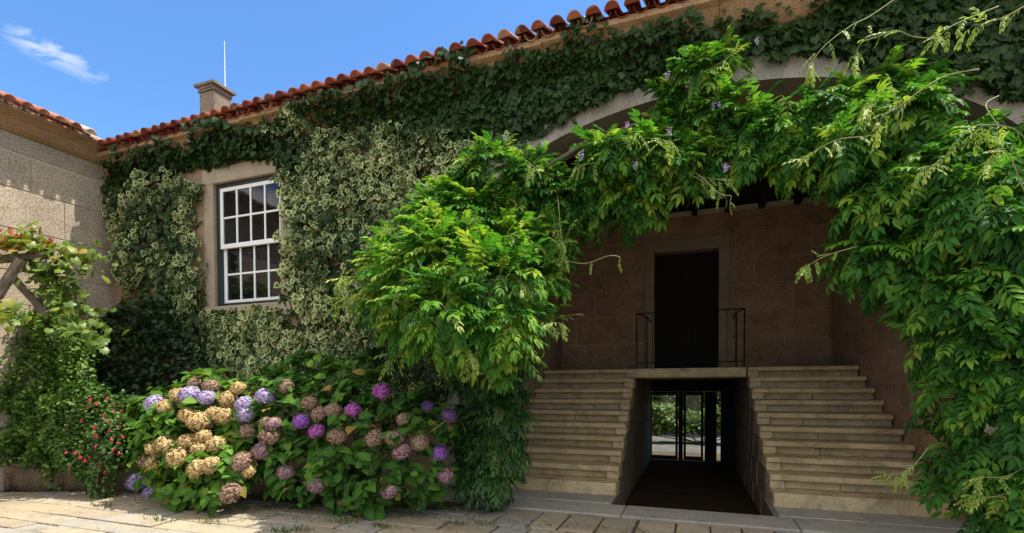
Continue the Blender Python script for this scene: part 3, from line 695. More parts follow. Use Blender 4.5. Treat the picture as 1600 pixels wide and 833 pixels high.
# glazed door at the far end of the passage
gd = thing('glazed_door', (-.2, 12.9, FLOOR), 'dark framed glazed door with one leaf ajar at the end of the passage', 'door')
yd = 12.9
def gx(px): return ray(px, 660).x / ray(px, 660).y * yd
zt = 1.5 - .012 * yd
fr = MB(); a, b = gx(1008), gx(1137)
fr.box((-1.14, yd, FLOOR), (gx(1013), yd + .08, 1.62), .006); fr.box((gx(1126), yd, FLOOR), (.8, yd + .08, 1.62), .006); fr.box((gx(1013), yd + .001, zt), (gx(1126), yd + .08, 1.62), .006); fr.box((gx(1013), yd + .001, FLOOR), (gx(1126), yd + .08, FLOOR + .04), .006)
fr.box((gx(1060), yd - .01, FLOOR + .04), (gx(1067), yd + .07, zt), .005)
fr.build('frame', DARKWOOD, gd)
def leaf_door(x0, x1, y, name='door_leaf'):
    m = MB(); s = .055
    m.box((x0, y, FLOOR + .05), (x0 + s, y + .04, zt - .01), .004); m.box((x1 - s, y, FLOOR + .05), (x1, y + .04, zt - .01), .004)
    m.box((x0 + s, y + .001, FLOOR + .05), (x1 - s, y + .039, FLOOR + .15), .004); m.box((x0 + s, y + .001, zt - .09), (x1 - s, y + .039, zt - .01), .004)
    d = m.build(name, DARKWOOD, gd); p = MB(); p.raw([(x0 + s, y + .02, FLOOR + .15), (x1 - s, y + .02, FLOOR + .15), (x1 - s, y + .02, zt - .09), (x0 + s, y + .02, zt - .09)], [(0, 1, 2, 3)]); p.build('glass', CLEAR, d)
leaf_door(gx(1015), gx(1059), yd + .02); leaf_door(gx(1068), gx(1099), yd + .02)
m = MB(); m.box((gx(1101), yd - .5, FLOOR + .02), (gx(1101) + .05, yd - .01, zt - .01), .004, .3); m.box((gx(1101), yd + .02, FLOOR + .05), (gx(1120), yd + .06, zt - .01), .004, .3); m.build('open_leaf', DARKWOOD, gd)

# ------------------------------------------------------------------ side wing
wing = thing('side_wing', (XL - 1.5, 2, 0), 'wing of coarse speckled granite blocks meeting the ivy wall at the left corner', 'building')
wm = MB(); ashlar(wm, (XL, YF - .02, 0), (0, -1, 0), (0, 0, 1), (1, 0, 0), 10.0, 4.97, (.48, .70), (.7, 1.35), gap=.007, bev=.005); 
ashlar(wm, (XL, YF - .02, 4.985), (0, -1, 0), (0, 0, 1), (1, 0, 0), 10.0, .27, (.27, .28), (1.2, 1.9), gap=.006, bev=.004); wm.build('wall', WINGST, wing)
wc = MB(); wc.box((XL - 3, -4, 0), (XL - .012, YF - .005, 5.27)); wc.build('wall_core', PALEMORTAR, wing)
wcz = [(XL - .1, 5.255), (XL + .02, 5.257), (XL + .10, 5.30), (XL + .19, 5.40), (XL + .30, 5.455), (XL + .36, 5.465), (XL + .36, 5.515), (XL - .1, 5.515)]
wk = MB(); yy = -4.0
while yy < YF - .01:
    e = min(YF - .004, yy + random.uniform(1.3, 2.0)); wk.prism([(p[0], p[1]) for p in wcz], 'y', yy + .002, e - .002); yy = e
wk.build('cornice', CORN, wing)
wp = .43
tw = tiles('roof', wing, (XL + .42, -4.0, 5.50), (0, 1, 0), (-1, 0, 0), int((YF - .36 + 4.0) / .205), 6, pitch=wp)
wroof = tw.build('roof', TILE_OLD, wing)
wb = MB(); wb.raw([(XL + .38, -4, 5.485), (XL + .38, YF - .4, 5.485), (XL - 1.6, YF - .4, 5.485 + wp * 1.98), (XL - 1.6, -4, 5.485 + wp * 1.98)], [(0, 1, 2, 3)], .3)
wb.raw([(XL - 1.6, -4, 5.485 + wp * 1.98), (XL - 1.6, YF + 1, 5.485 + wp * 1.98), (XL - 3.2, YF + 1, 5.485 + wp * .5), (XL - 3.2, -4, 5.485 + wp * .5)], [(0, 1, 2, 3)], .3); wb.build('roof_boarding', TILE, wroof)

# ------------------------------------------------------------------ planting: helpers
def px_scale(px, py, Y):
    a = at(px, py, Y); b = at(px + 1, py, Y); return (b - a).length
def in_poly(P, poly):
    x, z = P[:, 0], P[:, 1]; ins = np.zeros(len(P), bool); n = len(poly)
    for i in range(n):
        x0, z0 = poly[i]; x1, z1 = poly[(i + 1) % n]
        c = ((z0 > z) != (z1 > z)); den = (z1 - z0) if z1 != z0 else 1e-9
        ins ^= c & (x < (x1 - x0) * (z - z0) / den + x0)
    return ins
def vnoise(x, z, s, seed):
    rs = np.random.default_rng(seed); G = rs.random((64, 64)); u = x * s + 200.3; v = z * s + 200.7
    i = np.floor(u).astype(int); j = np.floor(v).astype(int); fu = u - i; fv = v - j; fu = fu*fu*(3-2*fu); fv = fv*fv*(3-2*fv)
    g_ = lambda a, b: G[a % 64, b % 64]
    return (g_(i, j)*(1-fu) + g_(i+1, j)*fu)*(1-fv) + (g_(i, j+1)*(1-fu) + g_(i+1, j+1)*fu)*fv
def wall_leaves(lv, pxpoly, dens, size, tpls, seed, thick=.2, base=.03, edge_fuzz=.1, vary_fn=None, keepout=(), Y=YF, thin=0.0, wild=.45):
    poly = [(at(*p, Y).x, at(*p, Y).z) if len(p) == 2 else (p[0], p[1]) for p in pxpoly]      # 2 numbers: read from the survey; 3: already metres
    xs = [p[0] for p in poly]; zs = [p[1] for p in poly]
    A = (max(xs) - min(xs) + .4) * (max(zs) - min(zs) + .4); n = int(A * dens)
    P = np.c_[rng.uniform(min(xs) - .2, max(xs) + .2, n), rng.uniform(min(zs) - .2, max(zs) + .2, n)]
    F = np.c_[vnoise(P[:, 0], P[:, 1], 3.1, seed) - .5, vnoise(P[:, 0], P[:, 1], 3.1, seed + 1) - .5] * edge_fuzz * 3
    ok = in_poly(P + F, poly)
    for kx0, kz0, kx1, kz1 in keepout: ok &= ~((P[:, 0] > kx0) & (P[:, 0] < kx1) & (P[:, 1] > kz0) & (P[:, 1] < kz1))
    if thin: ok &= vnoise(P[:, 0], P[:, 1], 2.2, seed + 7) > thin
    P = P[ok]; n = len(P)
    t = .55 * vnoise(P[:, 0], P[:, 1], 1.7, seed + 2) + .45 * vnoise(P[:, 0], P[:, 1], 4.5, seed + 3)
    layer = rng.random(n) ** .6
    off = base + thick * t * layer
    zc = P[:, 1] - (5.17 + SAG * P[:, 0]); off = off + np.interp(zc, [-.02, .02, .06, .16, .24, .27], [0, .03, .09, .16, .23, .30])
    W = np.c_[P[:, 0], Y - off, P[:, 1]]
    D = np.c_[rng.normal(0, .55, n), -.25 + rng.normal(0, .3, n), -1 + rng.normal(0, .35, n)]
    Nn = np.c_[rng.normal(0, wild, n), -1 + rng.normal(0, .25, n), .45 + rng.normal(0, wild, n)]
    va = np.clip(rng.beta(2, 2.4, n) * .9 + (0 if vary_fn is None else vary_fn(P)), 0, 1)
    ti = rng.integers(0, len(tpls), n)
    sz = size * rng.uniform(.4, 1.3, n) * (.75 + .5 * vnoise(P[:, 0], P[:, 1], 2.0, seed + 5))
    for k, tp in enumerate(tpls):
        q = ti == k; lv.add(tp, W[q], D[q], Nn[q], sz[q], va[q])
    return poly

WK = [(WX0 - .12, WZ0 - .05, WX1 + .02, WZ1 + .14)]
STEMS = lambda t, pts, rad: (lambda m: m)(None)
def stem(parent, pts, rads, mat=BARK, name='stem'):
    m = MB(); P = [Vector(p) for p in pts]; Q = []; rr = []
    for i in range(len(P) - 1):
        for k in range(5):
            f = k / 5; p = P[i].lerp(P[i + 1], f); Q.append(p + Vector((random.uniform(-.012, .012), random.uniform(-.012, .012), 0))); rr.append(rads[i] + (rads[i + 1] - rads[i]) * f)
    Q.append(P[-1]); rr.append(rads[-1]); m.tube(Q, rr, 7); return m.build(name, mat, parent, smooth=True)

# ------------------------------------------------------------------ ivies on the house wall
iv = thing('ivy', (-4.6, YF - .05, 0), 'cream edged variegated ivy covering the wall right of the sash window', 'ivy')
patchy = lambda P: .6 * (vnoise(P[:, 0], P[:, 1], 1.3, 91) - .5) + .5 * (vnoise(P[:, 0], P[:, 1], 4.0, 92) - .5)
lv = Leaves(); VP = [(432, 205), (452, 192), (480, 192), (560, 205), (640, 212), (740, 212), (800, 220), (770, 250), (720, 300), (690, 340), (660, 400), (660, 480), (700, 540), (705, 600), (680, 650), (560, 660), (420, 640), (330, 585), (292, 545), (286, 492), (330, 484), (441, 474), (452, 440), (444, 270), (432, 248)]
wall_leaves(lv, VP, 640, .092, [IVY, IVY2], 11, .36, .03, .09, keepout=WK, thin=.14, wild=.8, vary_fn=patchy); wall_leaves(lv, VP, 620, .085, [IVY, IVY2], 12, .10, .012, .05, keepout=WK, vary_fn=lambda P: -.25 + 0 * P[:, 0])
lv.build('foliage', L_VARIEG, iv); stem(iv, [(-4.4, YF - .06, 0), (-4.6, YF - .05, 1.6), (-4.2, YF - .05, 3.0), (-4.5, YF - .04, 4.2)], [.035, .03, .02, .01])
stem(iv, [(-4.5, YF - .06, 0), (-5.0, YF - .05, 1.4), (-5.4, YF - .05, 2.1)], [.03, .022, .01])

iv2 = thing('ivy', (-8.4, YF - .05, 0), 'variegated ivy in the corner left of the sash window', 'ivy')
lv = Leaves(); VL = [(182, 345), (205, 305), (240, 288), (300, 278), (326, 292), (318, 335), (330, 400), (332, 478), (300, 500), (270, 470), (235, 445), (205, 452), (190, 420), (192, 360), (168, 330)]
wall_leaves(lv, VL, 620, .09, [IVY, IVY2], 21, .42, .03, .12, keepout=WK, wild=.8, vary_fn=patchy); wall_leaves(lv, VL, 350, .085, [IVY, IVY2], 22, .06, .012, .1, keepout=WK, thin=.2)
lv.build('foliage', L_VARIEG, iv2)
lv = Leaves(); VL2 = [(190, 350), (240, 380), (300, 440), (325, 480), (300, 540), (270, 600), (220, 600), (200, 540), (185, 470), (195, 420)]
wall_leaves(lv, VL2, 330, .09, [IVY, IVY2], 23, .25, .02, .2, thin=.35); lv.build('green_foliage', leaf('green_ivy_leaf', [(0, (.03, .065, .015)), (.6, (.06, .11, .025)), (.9, (.12, .16, .04)), (1, (.28, .14, .05))], trans=.25), iv2)
stem(iv2, [(-7.9, YF - .04, 0), (-8.1, YF - .03, 1.4), (-7.8, YF - .04, 2.6), (-8.3, YF - .04, 4.0)], [.03, .028, .02, .01])

iv3 = thing('ivy', (-3, YF - .05, 2.6), 'dark green ivy running in a band under the tiled eaves', 'ivy')
lv = Leaves()
VD = [(160, 345), (-9.47, 4.6, 0), (-9.45, 5.1, 0)] + [(x, z + SAG * x, 0) for x, z in ((-9.3, 5.30), (-8.9, 5.34), (-8.4, 5.38), (-7.6, 5.38), (-7.0, 5.42), (-6.4, 5.36), (-5.9, 5.39), (-5.3, 5.43), (-4.6, 5.44), (-3.9, 5.43), (-3.3, 5.40), (-2.6, 5.41), (-1.9, 5.37), (-1.2, 5.38), (-.5, 5.34), (.2, 5.27), (.9, 5.20), (1.3, 5.3), (1.7, 5.5), (4.5, 5.5))] + [(1700, 165), (1600, 165), (1500, 130), (1440, 108), (1290, 92), (1180, 92), (1080, 108), (980, 138), (900, 170), (835, 212), (795, 222), (740, 212), (640, 212), (560, 205), (470, 190), (440, 205), (430, 245), (330, 258), (240, 284), (200, 300), (180, 340)]
wall_leaves(lv, VD, 900, .08, [IVY, IVY2], 31, .24, .03, .09, keepout=WK); wall_leaves(lv, VD, 900, .08, [IVY, IVY2], 32, .08, .012, .05, keepout=WK); wall_leaves(lv, VD, 420, .09, [IVY2], 33, .16, .02, .14, keepout=WK)
up = [(q[0], q[1]) for q in VD[3:20]]
for x0, z0 in up:      # young shoots climbing on to the cornice
    n = 22; zz = rng.uniform(-.12, .10, n); P = np.c_[x0 + rng.normal(0, .10, n), np.full(n, YF - .07) - np.clip(z0 + zz - 5.15, 0, .3) * .75, z0 + zz]
    lv.add(IVY2, P, np.c_[rng.normal(0, .5, n), rng.normal(-.2, .3, n), rng.normal(.2, .8, n)], np.c_[rng.normal(0, .4, n), -np.ones(n), rng.normal(.3, .3, n)], rng.uniform(.03, .06, n), rng.uniform(.4, 1, n))
lv.build('foliage', L_IVY, iv3)

# ------------------------------------------------------------------ wisteria
def blob_pts(blobs, n, inner=(.72, 1.08), front=True):
    """points on and just under the surface of a heap of ellipsoids; returns positions and outward directions"""
    C = np.array([b[0][:] for b in blobs]); Rr = np.array([b[1] for b in blobs]); wgt = (Rr[:, 0] * Rr[:, 2]); k = rng.choice(len(blobs), n, p=wgt / wgt.sum())
    d = nrmz(rng.normal(0, 1, (n, 3)))
    if front: d[:, 1] = np.where((d[:, 1] > .35), -d[:, 1], d[:, 1])
    lump = rng.uniform(*inner, n)
    P = C[k] + d * Rr[k] * lump[:, None]
    keep = np.ones(n, bool)
    for c, r in zip(C, Rr): keep &= (((P - c) / r) ** 2).sum(1) > .45
    return P[keep], nrmz(d[keep] / Rr[k][keep])
def blobs_px(lst):
    o = []
    for px, py, Y, rp, ry in lst:
        s = px_scale(px, py, Y); o.append((at(px, py, Y), np.array([rp * s, ry, rp * s * .95])))
    return o
def fronds(lv, blobs, dens, size, tpls, vary=(.1, .8), droop=.6, seed=0, ymax=YF - .02, flat=.8, out=.8):
    A = sum(2.2 * pi * b[1][0] * b[1][2] for b in blobs); n = int(A * dens)
    P, d = blob_pts(blobs, n); q = P[:, 1] < ymax; P, d = P[q], d[q]; n = len(P)
    D = d * out + np.c_[rng.normal(0, .38, n), rng.normal(-.1, .3, n), rng.normal(-droop, .35, n)]
    Nn = d * .7 + np.c_[rng.normal(0, .25, n), rng.normal(-.3, .2, n), np.full(n, flat)]
    va = np.clip(rng.uniform(*vary, n) + .25 * (vnoise(P[:, 0] + P[:, 1], P[:, 2], 2.3, 50 + seed) - .5), 0, 1); sz = size * rng.uniform(.55, 1.3, n); ti = rng.integers(0, len(tpls), n)
    P = P - nrmz(D) * (sz * .45)[:, None]
    for k, tp in enumerate(tpls):
        z = ti == k; lv.add(tp, P[z], D[z], Nn[z], sz[z], va[z])
def shoot(parent, pts, rad=.006, young=14, size=.16, lf=None, tipn=10):
    """a long whip with young leaves; pts are courtyard points"""
    P = [Vector(p) for p in pts]; Q = []
    n = len(P)
    for i in range(n - 1):
        p0, p1, p2, p3 = P[max(i-1, 0)], P[i], P[i+1], P[min(i+2, n-1)]
        for k in range(6):
            t = k / 6; Q.append(.5 * ((2*p1) + (p2-p0)*t + (2*p0-5*p1+4*p2-p3)*t*t + (3*p1-p0-3*p2+p3)*t*t*t))
    Q.append(P[-1]); m = MB(); m.tube(Q, [rad * (1 - .65 * i / len(Q)) for i in range(len(Q))], 6); m.build('shoot', TWIG, parent, smooth=True)
    if lf is not None:
        idx = np.linspace(len(Q) * .35, len(Q) - 1, young).astype(int); tipi = np.full(tipn, len(Q) - 1) - rng.integers(0, 5, tipn)
        for i in np.r_[idx, np.maximum(tipi, 0)]:
            p = np.array(Q[i])[None]; tdir = (Q[i] - Q[max(i-1, 0)]).normalized() if i else Vector((0, 0, -1))
            D = np.array(tdir)[None] * .5 + rng.normal(0, .5, (1, 3)) + np.array([[0, -.2, -.3]]); lf.add(YOUNG[int(rng.integers(0, 2))], p, D, np.array([[rng.normal(0, .4), -.6, .8]]), np.array([size * rng.uniform(.5, 1.2)]), np.array([rng.uniform(.2, 1)]))
def raceme_mesh(seed):
    rs = np.random.default_rng(seed); lv = Leaves(); n = 46; t = rs.random(n); a = rs.uniform(0, 2*pi, n); r = .035 * (1 - .75 * t)
    P = np.c_[r * np.cos(a), r * np.sin(a), -.17 * t]; lv.add(OVAL, P, np.c_[np.cos(a), np.sin(a), rs.normal(-.2, .4, n)], np.c_[rs.normal(0, .4, (n, 2)), np.ones(n)], rs.uniform(.02, .032, n), rs.random(n)); return lv.mesh('flower_cluster', P_WIST)
RAC = [raceme_mesh(1), raceme_mesh(2)]
def racemes(parent, lst):
    for i, (px, py, Y) in enumerate(lst):
        o = link('flower_cluster', RAC[i % 2], parent, at(px, py, Y)); s = random.uniform(.35, .55); o.scale = (s, s, s); o.rotation_euler = (random.uniform(-.5, .5), random.uniform(-.5, .5), random.uniform(0, 6))

# left mound beside the pier, in the sun
wi = thing('wisteria', (-3.0, 5.7, 0), 'sunlit bright green wisteria mound bulging from the wall left of the arch', 'wisteria', 'wisterias on the house front')
B1 = blobs_px([(695, 412, 4.72, 56, .45), (640, 440, 4.72, 46, .4), (765, 445, 4.7, 56, .45), (700, 485, 4.42, 56, .45), (595, 465, 4.95, 26, .25), (822, 430, 4.95, 42, .4), (775, 510, 4.62, 44, .4), (690, 362, 5.0, 32, .3), (715, 528, 4.72, 32, .32), (640, 495, 4.7, 36, .34), (745, 385, 4.95, 38, .35), (610, 415, 5.0, 28, .25), (800, 490, 4.85, 40, .35), (790, 545, 5.0, 36, .3), (830, 500, 5.15, 28, .3), (708, 318, 5.45, 34, .3), (672, 352, 5.3, 34, .3), (745, 345, 5.35, 44, .35), (800, 385, 5.25, 42, .35), (848, 440, 5.3, 34, .3), (620, 392, 5.25, 26, .25), (852, 395, 5.4, 30, .28)])
lv = Leaves(); fronds(lv, B1, 125, .28, FRONDS, (.25, 1.0), .12, 1, flat=1.7, out=1.1); f1 = lv.build('foliage', L_WIST, wi)
yl_ = Leaves()
for px, py, Y, dx, dy in [(690, 330, 4.9, -10, -12), (720, 345, 4.85, 25, -8), (620, 430, 4.8, -80, 5), (660, 400, 4.6, -60, -40), (740, 440, 4.5, 10, 55), (705, 420, 4.45, 20, 30), (775, 400, 4.7, 40, -10), (640, 470, 4.7, -50, 40), (760, 520, 4.7, 60, 10), (680, 470, 4.4, -20, 40), (800, 470, 4.8, 40, 30), (600, 400, 5.0, -40, 20), (575, 440, 5.1, -40, -5), (590, 450, 5.0, -60, 20), (600, 430, 5.0, -70, 45), (700, 380, 4.8, -15, -50), (760, 395, 4.7, 50, -30), (820, 500, 4.8, 60, 5), (780, 420, 4.5, 45, 25), (650, 520, 4.6, -40, 40), (720, 500, 4.2, 10, 55), (760, 560, 4.8, 30, 25), (690, 440, 4.3, -30, 40)]:
    a = at(px, py, Y + .3); b = at(px + dx * .5, py + dy * .5, Y + .1); c = at(px + dx, py + dy, Y); shoot(wi, [a, b, c], .005, 6, .19, yl_, 5)
nb_ = 60; P, d = blob_pts(B1, nb_, (1.0, 1.15)); q = P[:, 1] < 4.9; yl_.add(YOUNG[0], P[q], d[q] + np.array([0, 0, -.2]), np.tile([0, -.4, 1.0], (q.sum(), 1)), np.full(q.sum(), .28), rng.uniform(0, .7, q.sum()))
yl_.build('young_foliage', L_YOUNG, wi)
racemes(wi, [(568, 492, 4.9), (578, 442, 4.85), (606, 458, 4.85), (748, 462, 4.35), (752, 480, 4.35), (735, 328, 4.9), (690, 550, 4.8), (590, 460, 4.85), (742, 470, 4.35)])
stem(wi, [(-2.55, 5.9, 0), (-2.6, 5.88, .8), (-2.6, 5.8, 1.5), (-3.1, 5.4, 2.2), (-3.0, 5.3, 3.0), (-2.3, 5.6, 4.0)], [.075, .065, .055, .045, .03, .02], name='trunk')
stem(wi, [(-2.42, 5.9, 0), (-2.5, 5.88, 1.0), (-2.75, 5.7, 1.9)], [.05, .045, .03], name='trunk')

# foot of the pier
wf = thing('creeper', (-2.75, 5.75, 0), 'low dark green creeper clothing the foot of the pier left of the steps', 'creeper')
B2 = blobs_px([(775, 590, 5.75, 42, .25), (785, 645, 5.7, 40, .28), (778, 700, 5.65, 40, .28), (770, 748, 5.6, 32, .25), (755, 690, 5.75, 36, .25), (800, 560, 5.75, 34, .25), (748, 740, 5.65, 30, .22), (738, 640, 5.85, 22, .15), (735, 590, 5.8, 26, .18), (742, 690, 5.8, 26, .18)])
lv = Leaves(); fronds(lv, B2, 260, .22, FRONDS, (.0, 1.0), .35, 2, flat=1.1); lv.build('foliage', L_CREEP, wf); stem(wf, [(-2.75, 5.8, 0), (-2.65, 5.78, .9), (-2.7, 5.8, 1.7)], [.03, .025, .01])

# over the arch
wo = thing('wisteria', (-.8, 5.7, 3.0), 'wisteria hanging along the arch above the niche, with pale mauve blossom', 'wisteria', 'wisterias on the house front')
B3 = blobs_px([(775, 275, 5.5, 46, .36), (835, 280, 5.5, 40, .36), (742, 300, 5.55, 40, .3), (800, 325, 5.5, 46, .36), (862, 372, 5.45, 32, .3), (872, 305, 5.55, 38, .3), (955, 245, 5.5, 38, .36), (1010, 245, 5.55, 38, .36), (940, 290, 5.6, 42, .32), (1000, 305, 5.65, 40, .32), (1062, 256, 5.6, 38, .32), (915, 325, 5.7, 36, .3), (1105, 258, 5.7, 34, .3), (1120, 185, 5.65, 44, .28), (1092, 130, 5.65, 40, .26), (1125, 98, 5.7, 28, .2), (1045, 155, 5.75, 28, .2), (1060, 205, 5.8, 46, .22), (1160, 238, 5.6, 36, .3), (1180, 205, 5.6, 40, .28), (980, 340, 5.9, 22, .2), (850, 415, 5.55, 26, .26)])
lv = Leaves(); fronds(lv, B3, 215, .24, FRONDS, (.05, .95), .2, 3, flat=1.3, out=1.0); lv.build('foliage', L_WIST, wo)
y2 = Leaves()
for px, py, Y, dx, dy in [(800, 240, 5.0, 40, 25), (760, 240, 5.05, -40, 10), (870, 300, 5.0, 8, 90), (860, 330, 5.0, 20, 70), (935, 220, 5.0, 60, -12), (1000, 215, 5.0, 45, 5), (960, 250, 5.05, -60, 10), (1060, 265, 5.2, 75, 45), (1080, 275, 5.2, 55, 8), (1085, 118, 5.2, 70, -40), (890, 360, 5.1, -20, 50)]:
    shoot(wo, [at(px, py, Y + .3), at(px + dx * .5, py + dy * .4, Y + .1), at(px + dx, py + dy, Y)], .005, 5, .16, y2, 4)
shoot(wo, [at(860, 400, 5.3), at(910, 412, 5.1), at(950, 400, 5.0), at(968, 402, 5.0), at(966, 410, 5.0)], .007, 2, .1, y2, 2)
shoot(wo, [at(1075, 262, 5.5), at(1100, 280, 5.3), at(1125, 303, 5.2), at(1142, 306, 5.2), at(1140, 315, 5.2)], .007, 2, .1, y2, 2)
shoot(wo, [at(840, 470, 5.3), at(870, 492, 5.2), at(897, 492, 5.1)], .006, 3, .12, y2, 2)
y2.build('young_foliage', L_YOUNG, wo)
racemes(wo, [(1043, 112, 5.1), (1120, 158, 5.1), (1112, 160, 5.1), (1130, 254, 5.1), (1138, 256, 5.1), (980, 192, 4.95), (1045, 200, 5.1), (992, 250, 5.05), (850, 218, 5.0), (788, 210, 5.0), (908, 238, 5.0), (1182, 58, 5.3)])
stem(wo, [(-3.0, 5.55, 3.0), (-2.2, 5.72, 3.75), (-1.2, 5.8, 4.25), (-.2, 5.82, 4.45)], [.04, .035, .03, .015], name='trunk')

# right side
wr = thing('wisteria', (2.95, 5.55, 0), 'great green wisteria tumbling down the right pier to the ground beside the steps', 'wisteria', 'wisterias on the house front')
B4 = blobs_px([(1225, 205, 5.55, 46, .3), (1290, 180, 5.55, 44, .3), (1540, 220, 5.85, 34, .2), (1600, 225, 5.8, 34, .2), (1400, 130, 5.75, 34, .18), (1240, 248, 5.5, 36, .3), (1300, 250, 5.4, 50, .4), (1350, 215, 5.4, 60, .4), (1360, 320, 5.35, 56, .4), (1345, 395, 5.4, 42, .3), (1400, 415, 5.3, 60, .4), (1425, 290, 5.3, 75, .45), (1420, 190, 5.4, 60, .35), (1490, 245, 5.35, 52, .4), (1560, 300, 5.2, 62, .42), (1500, 350, 5.1, 75, .45), (1580, 380, 5.0, 80, .45), (1460, 470, 5.15, 55, .4), (1530, 470, 5.0, 75, .45), (1480, 540, 5.1, 56, .4), (1560, 570, 4.95, 75, .45), (1620, 480, 4.95, 80, .45), (1490, 620, 5.1, 50, .38), (1550, 660, 5.0, 65, .42), (1500, 700, 5.1, 50, .36), (1560, 750, 5.0, 60, .4), (1620, 640, 4.95, 80, .45), (1620, 780, 4.95, 80, .4), (1530, 790, 5.05, 34, .3), (1670, 260, 5.3, 62, .4), (1700, 350, 5.1, 90, .5), (1440, 150, 5.7, 36, .2), (1470, 735, 5.2, 30, .25), (1385, 150, 5.7, 44, .22), (1335, 145, 5.72, 34, .18), (1560, 225, 5.9, 40, .2), (1620, 235, 5.9, 44, .25), (1450, 125, 5.78, 26, .14)])
lv = Leaves(); fronds(lv, B4, 205, .27, FRONDS, (.05, .95), .5, 4, flat=1.0); lv.build('foliage', L_WIST, wr)
y3 = Leaves()
WH = [[(1410, -10, 5.2), (1360, 25, 5.1), (1330, 40, 5.0), (1290, 70, 4.9), (1270, 95, 4.85), (1266, 110, 4.85)],
      [(1470, 60, 5.2), (1430, 58, 5.1), (1400, 48, 5.0), (1370, 58, 4.95), (1345, 68, 4.9), (1335, 95, 4.9)],
      [(1530, 108, 5.2), (1480, 118, 5.0), (1440, 140, 4.9), (1400, 170, 4.8), (1380, 180, 4.75), (1372, 205, 4.75)],
      [(1400, 200, 5.0), (1360, 212, 4.9), (1310, 218, 4.8), (1275, 235, 4.75), (1255, 250, 4.75)],
      [(1560, 150, 5.0), (1540, 165, 4.8), (1560, 200, 4.7), (1530, 195, 4.6), (1500, 215, 4.6), (1470, 250, 4.6), (1440, 265, 4.6)],
      [(1600, 215, 4.9), (1580, 200, 4.7), (1540, 195, 4.6), (1530, 205, 4.6)],
      [(1560, 10, 5.2), (1510, 30, 5.0), (1480, 45, 4.9), (1465, 60, 4.9)],
      [(1640, -20, 5.0), (1600, 10, 4.9), (1560, 30, 4.85), (1520, 40, 4.85)],
      [(1390, 215, 4.9), (1410, 180, 4.8), (1390, 140, 4.75), (1365, 150, 4.75), (1355, 170, 4.75)],
      [(1340, 385, 5.0), (1290, 400, 4.9), (1255, 420, 4.85)], [(1600, 300, 4.7), (1575, 240, 4.55), (1555, 235, 4.5), (1545, 260, 4.5)],
      [(1450, 700, 4.9), (1420, 735, 4.8), (1390, 742, 4.8)], [(1600, 760, 4.7), (1560, 775, 4.6), (1520, 778, 4.6)], [(1600, 730, 4.7), (1570, 745, 4.6), (1530, 745, 4.6)]]
for i, pts in enumerate(WH): shoot(wr, [at(*p) for p in pts], .0052, 7, .14, y3, 6)
y3.build('young_foliage', L_YOUNG, wr)
stem(wr, [(3.2, 5.6, 0), (3.25, 5.55, 1.2), (3.3, 5.6, 2.4), (3.1, 5.65, 3.4), (2.5, 5.75, 3.7)], [.10, .09, .075, .06, .03], name='trunk')
stem(wr, [(2.86, 5.5, 0), (2.95, 5.5, .9), (3.05, 5.45, 2.0)], [.03, .028, .02], name='trunk'); stem(wr, [(2.95, 5.35, 0), (2.93, 5.4, .7), (3.1, 5.4, 1.6)], [.022, .02, .015], name='trunk')

# ------------------------------------------------------------------ hydrangeas
def ball():
    V = []; F = []; nu, nv_ = 14, 8
    for j in range(nv_ + 1):
        for i in range(nu): V.append((sin(pi*j/nv_) * cos(2*pi*i/nu), sin(pi*j/nv_) * sin(2*pi*i/nu), .82 * cos(pi*j/nv_)))
    for j in range(nv_):
        for i in range(nu):
            a, b, c, d = j*nu+i, j*nu+(i+1) % nu, (j+1)*nu+(i+1) % nu, (j+1)*nu+i; F += [(a, c, b), (a, d, c)]
    return T_(V, F, [0] * len(V))
BALL = ball()
def head_mesh(mat, seed, n=420):
    rs = np.random.default_rng(seed); d = nrmz(rs.normal(0, 1, (n, 3))); d = d[d[:, 2] > -.75]; n = len(d)
    P = d * np.array([1, 1, .82]) * (1 + rs.normal(0, .07, n))[:, None]
    tx = nrmz(np.cross(d, rs.normal(0, 1, (n, 3)))); ty = np.cross(d, tx); lv = Leaves(); va = np.clip(rs.beta(2, 2, n), 0, 1); pt = blade(.46, .05, .05)
    for k in range(4):
        a = k * pi / 2; D = tx * cos(a) + ty * sin(a) + d * .25; lv.add(pt, P, D, d, np.full(n, .14) * rs.uniform(.8, 1.2, n), va, .10)
    lv.add(BALL, np.zeros((1, 3)), np.array([[0, 1.0, 0]]), np.array([[0, 0, 1.0]]), np.array([.86]), np.array([.12])); return lv.mesh('flower_head', mat)  # core of each head toned dark: shade between florets put into its colour
HEADS = {k: [head_mesh(m, s * 10 + i) for i in range(2)] for s, (k, m) in enumerate({'g': P_GOLD, 't': P_TAN, 'd': P_DUSTY, 'l': P_LILAC, 'p': P_PURPLE, 'm': P_MAGENTA, 'v': P_DARKV}.items())}
HLAB = {'g': 'bleached golden flower head', 't': 'faded tan flower head', 'd': 'dusty pink flower head', 'l': 'pale lilac flower head', 'p': 'vivid purple flower head', 'm': 'magenta purple flower head', 'v': 'dark violet flower head'}
